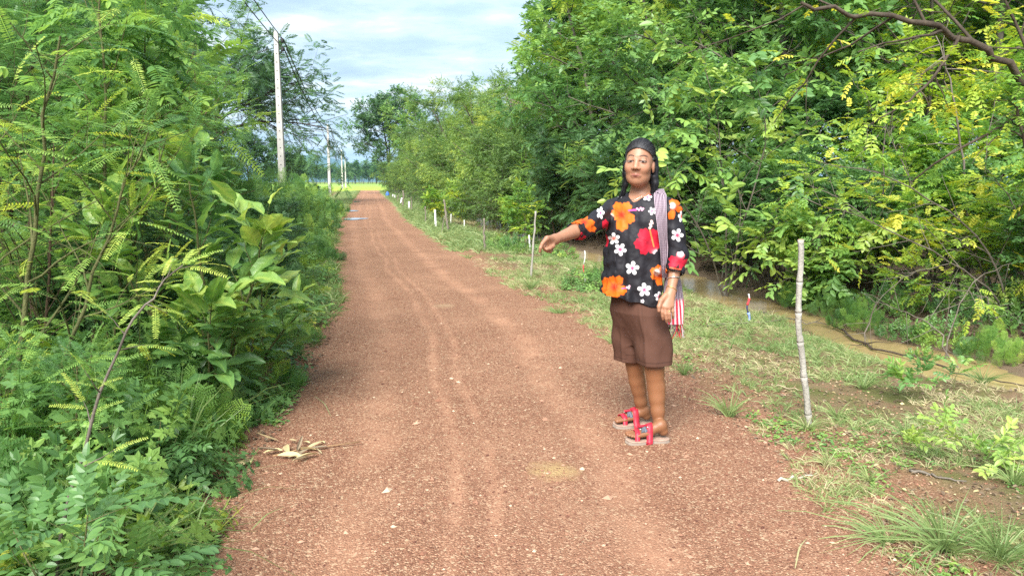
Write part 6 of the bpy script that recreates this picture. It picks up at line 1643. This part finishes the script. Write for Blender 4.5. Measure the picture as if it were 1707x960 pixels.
wrapped(974, 418, 480, -.05, [(-.1, .05, M_STAKE, .6), (.05, .35, M_WHITE, 1.0), (.35, .6, M_RED, .9), (.6, 1.0, M_WHITE, .8)], 'red and white marker stick in the weeds behind the pointing arm', .009)
# blue bag far away
g = ground_at(646, 329); rr = np.random.default_rng(3); bm = []
u_, v_ = np.meshgrid(np.linspace(0, 2 * math.pi, 17)[:-1], np.linspace(0, 1, 7), indexing='ij')
rad = .15 * np.sin(math.pi * (v_ * .8 + .12)) * (1 + .2 * np.sin(3 * u_) + rr.normal(0, .06, u_.shape)); V = np.stack([rad * np.cos(u_), rad * np.sin(u_) * .6, .5 * v_], -1).reshape(-1, 3)
F = np.array([(a * 7 + b_, ((a + 1) % 16) * 7 + b_, ((a + 1) % 16) * 7 + b_ + 1, a * 7 + b_ + 1) for a in range(16) for b_ in range(6)])
tag(add('plastic_bag', np_mesh('plastic_bag', V, F, M_BLUE, None, True), None, (g.x, g.y, th(g.x, g.y))), 'crumpled blue plastic bag hanging at the far end of the right verge', 'bag')

# utility poles -----------------------------------------------------------
PO = [(470, 52, 34.6, 'nearest tall concrete utility pole among the left shrubs'), (546, 207, 84, 'second concrete utility pole from the camera'), (569, 250, 140, 'third utility pole, left one of the distant pair'), (575, 263, 172, 'farthest utility pole, right one of the distant pair')]
POLES = []
for px, ty, y, lab in PO:
    top = at_depth(460 if y < 40 else px, ty, y); z0 = th(top.x, top.y); H = top.z - z0
    o = empty('utility_pole', (top.x, y, z0), lab, 'pole', 'utility poles along the left roadside')
    w0, w1 = .16, .09
    def frame(z): return w0 + (w1 - w0) * z / H
    zs = np.array([-.3, H * .25, H * .5, H * .75, H - .08, H]); ws = np.array([frame(z) for z in zs]); ws[-1] *= .6
    V = np.array([(sx_ * w, sy_ * w * .85, z) for z, w in zip(zs, ws) for sx_, sy_ in ((-1, -1), (1, -1), (1, 1), (-1, 1))])
    F = [(i * 4 + j, i * 4 + (j + 1) % 4, i * 4 + 4 + (j + 1) % 4, i * 4 + 4 + j) for i in range(5) for j in range(4)] + [(20, 21, 22, 23)]
    add('shaft', np_mesh('shaft', V, np.array(F), M_CONC), o)
    if y < 90:
        hs = None
        for z in np.arange(1.5, H - .3, .38):
            w = frame(z); 
            if hs is None:
                V, F = tube([(0, 0, 0), (0, -.006, 0)], .026, 8); hs = np_mesh('bolt_hole_shade', V, F, M_HOLE_SHADE)  # thin raised disc, no recess: the hole's shade is put into its colour
            add('bolt_hole_shade', hs, o, (0, -w * .85 - .001, z))
    # rack with two insulators on the road side
    rw = frame(H - .5)
    V, F = tube([(rw, 0, H - .25), (rw + .12, 0, H - .3), (rw + .12, 0, H - .95), (rw, 0, H - 1.0)], .022, 6); add('rack', np_mesh('rack', V, F, M_WIRE), o)
    for k in (0, 1):
        z = H - .42 - .38 * k
        V, F = tube([(rw + .17, 0, z - .10), (rw + .17, 0, z - .07), (rw + .17, 0, z), (rw + .17, 0, z + .07), (rw + .17, 0, z + .10)], [.04, .085, .05, .085, .04], 10)
        add('insulator', np_mesh('insulator', V, F, M_WIRE, None, True), o)
    POLES.append((Vector((top.x, y, z0)), H, rw + .25))
prev = (POLES[0][0] + (POLES[0][0] - POLES[1][0]) * 1.0, POLES[0][1] + .3, POLES[0][2])
chain = [prev] + POLES
for n in range(len(chain) - 1):
    for k in (0, 1):
        (A, ha, ra), (B, hb, rb) = chain[n], chain[n + 1]
        a = np.array(A) + [ra, 0, ha - .42 - .38 * k]; b_ = np.array(B) + [rb, 0, hb - .42 - .38 * k]
        t = np.linspace(0, 1, 25)[:, None]; P = a + (b_ - a) * t; P[:, 2] -= 4 * (.8 + .15 * k) * t[:, 0] * (1 - t[:, 0]) * np.linalg.norm(b_ - a) / 50
        V, F = tube(P - a, .020 + .009 * n, 5); 
        tag(add('overhead_wire', np_mesh('overhead_wire', V, F, M_WIRE, None, True), None, tuple(a)), ['upper', 'lower'][k] + ' black overhead wire ' + ['from the near left sky to the nearest utility pole', 'between the nearest and second utility poles', 'between the second and third utility poles', 'between the distant pair of utility poles'][n], 'wire', 'overhead wires')

# sticks, fallen twigs, dry frond ---------------------------------------
def stick(pts, r, label, mat=None, name='fallen_stick', lift=.012, forks=0, seed=0):
    G = [ground_at(px, py, z) for px, py, z in pts]; P = np.array([(g.x, g.y, max(th(g.x, g.y), -.17) + lift) for g in G]); b_ = P[0].copy()
    rr = np.random.default_rng(seed); t = np.linspace(0, len(P) - 1, len(P) * 4); Q = np.stack([np.interp(t, np.arange(len(P)), P[:, a]) for a in range(3)], 1)
    Q[1:-1] += rr.normal(0, r * .8, Q[1:-1].shape)
    parts = [tube(Q - b_, r * np.linspace(1, .35, len(Q)), 6)]
    for k in range(forks):
        i = rr.integers(2, len(Q) - 2); d = Q[i + 1] - Q[i]; d = d / np.linalg.norm(d); a = rr.uniform(.5, 1.1) * rr.choice([-1, 1]); d2 = np.array([d[0] * math.cos(a) - d[1] * math.sin(a), d[0] * math.sin(a) + d[1] * math.cos(a), rr.uniform(-.02, .25)])
        l = rr.uniform(.15, .4); parts.append(tube(np.array([Q[i], Q[i] + d2 * l * .5 + rr.normal(0, .01, 3), Q[i] + d2 * l]) - b_, [r * .5, r * .35, r * .15], 5))
    V, F, _ = join([(v, f) for v, f in parts])
    return tag(add(name, np_mesh(name, V, F, mat or MB_GREY, None, True), None, tuple(b_)), label, 'stick')
stick([(1178, 556, -.1), (1230, 555, -.1), (1290, 548, -.12)], .009, 'long grey stick lying by the foot of the cloth wrapped marker', forks=3, seed=1)
stick([(1257, 515, -.12), (1290, 530, -.12), (1345, 538, -.14), (1400, 540, -.14)], .011, 'pale branch lying at the near edge of the muddy water', forks=3, seed=2, lift=.03)
stick([(1390, 545, -.15), (1450, 580, -.15), (1530, 600, -.15), (1620, 630, -.15), (1707, 645, -.15)], .013, 'long dark branch lying along the edge of the muddy water', MB_DARK, forks=2, seed=3, lift=.03)
stick([(1297, 803, 0), (1330, 797, 0), (1362, 790, 0)], .008, 'short pale stick on the road edge below the bamboo stake', simple_mat('bleached_wood', (.42, .38, .30), .8, .1), seed=4)
stick([(1515, 797, -.05), (1560, 806, -.05), (1610, 816, -.05)], .008, 'thin brown stick on the verge under the seedling', seed=5)
stick([(1285, 650, -.05), (1330, 660, -.05)], .006, 'thin pale twig behind the bamboo stake', simple_mat('pale_twig', (.4, .32, .22), .8, .1), seed=6)
stick([(1000, 700, 0)][:0] + [(335, 942, 0), (388, 928, 0)], .007, 'short brown twig at the lower left road edge', seed=7)
stick([(800, 457, 0), (845, 461, 0)], .010, 'thin straight stick lying on the distant right road edge', simple_mat('straw_stick', (.35, .26, .17), .8, .1), seed=8)
for i, (pts, lab) in enumerate([([(1400, 560, 4), (0, 0, 0)], '')][:0]): pass
# bare leaning twigs on the bank
def bare(pts, r, label, seed, forks=6):
    b_ = np.array(at_depth(*pts[0])); b_[2] = th(b_[0], b_[1]) - .03; P = np.array([b_] + [at_depth(*p) for p in pts[1:]]); rr = np.random.default_rng(seed)
    t = np.linspace(0, len(P) - 1, len(P) * 4); Q = np.stack([np.interp(t, np.arange(len(P)), P[:, a]) for a in range(3)], 1)
    for _ in range(2): Q[1:-1] = (Q[:-2] + 2 * Q[1:-1] + Q[2:]) / 4
    Q[1:-1] += rr.normal(0, .01, Q[1:-1].shape); parts = [tube(Q - b_, r * np.linspace(1, .3, len(Q)), 6)]
    for k in range(forks):
        i = rr.integers(2, len(Q) - 1); l = rr.uniform(.2, .7); d = rr.normal(0, 1, 3); d[1] *= .5; d = d / np.linalg.norm(d); m_ = Q[i] + d * l * .5 + rr.normal(0, .03, 3)
        parts.append(tube(np.array([Q[i], m_, Q[i] + d * l + [0, 0, -.05]]) - b_, [r * .45, r * .3, r * .12], 5))
    V, F, _ = join([(v, f) for v, f in parts]); o = add('bare_branch', np_mesh('bare_branch', V, F, MB_GREY, None, True), None, tuple(b_)); return tag(o, label, 'branch', 'bare branches hanging over the right bank')
bare([(1575, 575, 6.3), (1600, 500, 6.4), (1640, 455, 6.6), (1707, 430, 6.8)], .007, 'bare arching twig rising from the water edge at the right', 1)
bare([(1440, 565, 6.8), (1460, 500, 6.9), (1520, 455, 7.0), (1560, 440, 7.2)], .006, 'bare twig fan between the bamboo stake and the bank', 2, 9)
bare([(1600, 600, 6.0), (1560, 540, 6.2), (1500, 520, 6.5), (1440, 490, 6.8)], .007, 'dead branch leaning left over the muddy water', 3, 9)
bare([(1680, 560, 6.6), (1650, 500, 6.7), (1600, 480, 6.8), (1500, 470, 7.0)], .007, 'dead branch lying low on the dark bank', 4, 9)
bare([(1330, 480, 9.0), (1345, 440, 8.6), (1365, 415, 8.4), (1370, 390, 8.3)], .005, 'thin twig just right of the bamboo stake top', 5, 3)
bare([(1620, 470, 8.0), (1610, 300, 8.0), (1590, 150, 8.0), (1560, 60, 8.0)], .016, 'pale slim bare trunk behind the yellow saplings', 6, 8)
bare([(1480, 480, 9.0), (1470, 300, 9.0), (1480, 150, 9.0)], .014, 'grey slim trunk in the gap right of the bamboo stake', 7, 8)
# dry fallen frond and dry leaves on the road
M_DRYL = ML['litter']
dl = [tmesh('dry_leaf', leafR([[0, 0, 0]], [[0, 1, .05]], [[0, 0, 1]], 1, w_, f_, d_), M_DRYL, t_, .1, i) for i, (w_, f_, d_, t_) in enumerate([(.2, .1, .05, .9), (.26, .35, .2, .98), (.15, .5, -.15, .82), (.3, .05, .1, .75)])]
def dry_frond(pts, spots, label, size):
    G = [ground_at(*p) for p in pts]; b_ = Vector((G[0].x, G[0].y, .012)); o = empty('dry_frond', b_, label, 'frond')
    V, F = tube([np.array((g.x, g.y, .02)) - np.array(b_) for g in G], .003, 6); add('stalk', np_mesh('stalk', V, F, simple_mat('dry_stalk', (.30, .19, .10), .8, .1), None, True), o)
    rr = np.random.default_rng(len(spots))
    for px, py, a in spots:
        g = ground_at(px, py); c = add('leaflet', dl[rr.integers(0, 4)], o); d = np.array([math.cos(a), math.sin(a), rr.uniform(-.02, .15)])
        c.matrix_local = mat4(np.array((g.x, g.y, .020 + rr.uniform(0, .006))) - np.array(b_), d, nrm(UP + rr.normal(0, .35, 3)), size * rr.uniform(.55, 1.15))
rr = np.random.default_rng(9)
dry_frond([(600, 742), (560, 748), (500, 755), (455, 766)], [(460 + i * 9 + rr.uniform(-5, 5), 742 + (i % 3) * 12 + rr.uniform(-4, 4), rr.choice([2.6, 3.4, 3.0, -2.6]) + rr.normal(0, .8)) for i in range(11)] + [(470 + i * 8 + rr.uniform(-6, 6), 758 + (i % 3) * 6 + rr.uniform(-4, 4), rr.uniform(0, 6.2)) for i in range(8)], 'dry straw coloured frond with curled leaflets lying on the road at the left', .115)
dry_frond([(385, 765), (400, 768), (415, 770)], [(388 + i * 6, 770 + rr.uniform(-4, 4), -1.6 + rr.normal(0, .3)) for i in range(8)], 'little bunch of dry leaves hanging at the left road edge', .09)
for i, (pts, lab) in enumerate([([(385, 800), (440, 790), (500, 775)], 'long dry grass blade across the road edge below the dry frond'), ([(400, 832), (450, 822), (500, 824)], 'curved green grass blade lying on the road'), ([(420, 890), (445, 870), (475, 852)], 'straight green grass blade lying on the road'), ([(525, 665), (542, 682), (552, 700)], 'thin fallen grass blades above the dry frond'), ([(1285, 0, 0)][:0] + [(1325, 955), (1332, 925), (1345, 905)], 'thin pale stalk at the lower right of the road')]):
    G = [ground_at(*p) for p in pts]; P = np.array([(g.x, g.y, .02 + .015 * math.sin(k * 1.5)) for k, g in enumerate(G)]); t = np.linspace(0, 2, 9); Q = np.stack([np.interp(t, range(3), P[:, a]) for a in range(3)], 1); Q[1:-1] = (Q[:-2] + 2 * Q[1:-1] + Q[2:]) / 4
    V, F, A = ribbon(Q - P[0], .006 * np.sin(np.linspace(.5, 3.0, 9)), UP + np.array([.1, .2, 0])); tag(add('fallen_grass_blade', np_mesh('fallen_grass_blade', V, F, ML['grass'], {'tint': A + (.95 if i in (0, 4) else .6)}), None, tuple(P[0])), lab, 'grass blade')
# ------------------------------------------------------------------ thin air haze round everything
hz = bpy.data.materials.new('haze_air'); hz.use_nodes = True; hz.node_tree.nodes.clear()
_o = hz.node_tree.nodes.new('ShaderNodeOutputMaterial'); _v = hz.node_tree.nodes.new('ShaderNodeVolumePrincipled')
_v.inputs['Color'].default_value = (0.36, 0.66, 1.0, 1); _v.inputs['Density'].default_value = 0.00012; _v.inputs['Anisotropy'].default_value = 0.0
hz.node_tree.links.new(_v.outputs[0], _o.inputs['Volume'])
x, y0, y1, z0, z1 = 9600, -60, 9700, -12, 180
V = np.array([(-x, y0, z0), (x, y0, z0), (x, y1, z0), (-x, y1, z0), (-x, y0, z1), (x, y0, z1), (x, y1, z1), (-x, y1, z1)], float)
F = np.array([(0, 3, 2, 1), (4, 5, 6, 7), (0, 1, 5, 4), (1, 2, 6, 5), (2, 3, 7, 6), (3, 0, 4, 7)])
hb = add('haze', np_mesh('haze', V, F, hz), kind='stuff'); hb['label'] = 'thin blue air haze over the far fields and hill'
print('script', time.time() - T0)
# ------------------------------------------------------------------ every repeat says which one it is
ORD = ['nearest', 'second nearest', 'third nearest', 'fourth nearest', 'fifth nearest', 'sixth nearest', 'seventh nearest', 'eighth nearest', 'ninth nearest', 'tenth nearest', 'eleventh nearest', 'twelfth nearest',
       'thirteenth nearest', 'fourteenth nearest', 'fifteenth nearest', 'sixteenth nearest', 'seventeenth nearest', 'eighteenth nearest', 'nineteenth nearest', 'twentieth nearest', 'twenty first nearest', 'twenty second nearest',
       'twenty third nearest', 'twenty fourth nearest', 'twenty fifth nearest', 'twenty sixth nearest']
byl = {}
for o in S.objects:
    if o.parent is None and o.get('group') and o.get('label') and o.get('category'): byl.setdefault((o['group'], o['label']), []).append(o)
for (g_, l_), os_ in byl.items():
    if len(os_) < 2: continue
    if len(os_) <= len(ORD):
        os_.sort(key=lambda o: o.location.y)
        for k, o in enumerate(os_): o['label'] = l_ + ', ' + ORD[k]
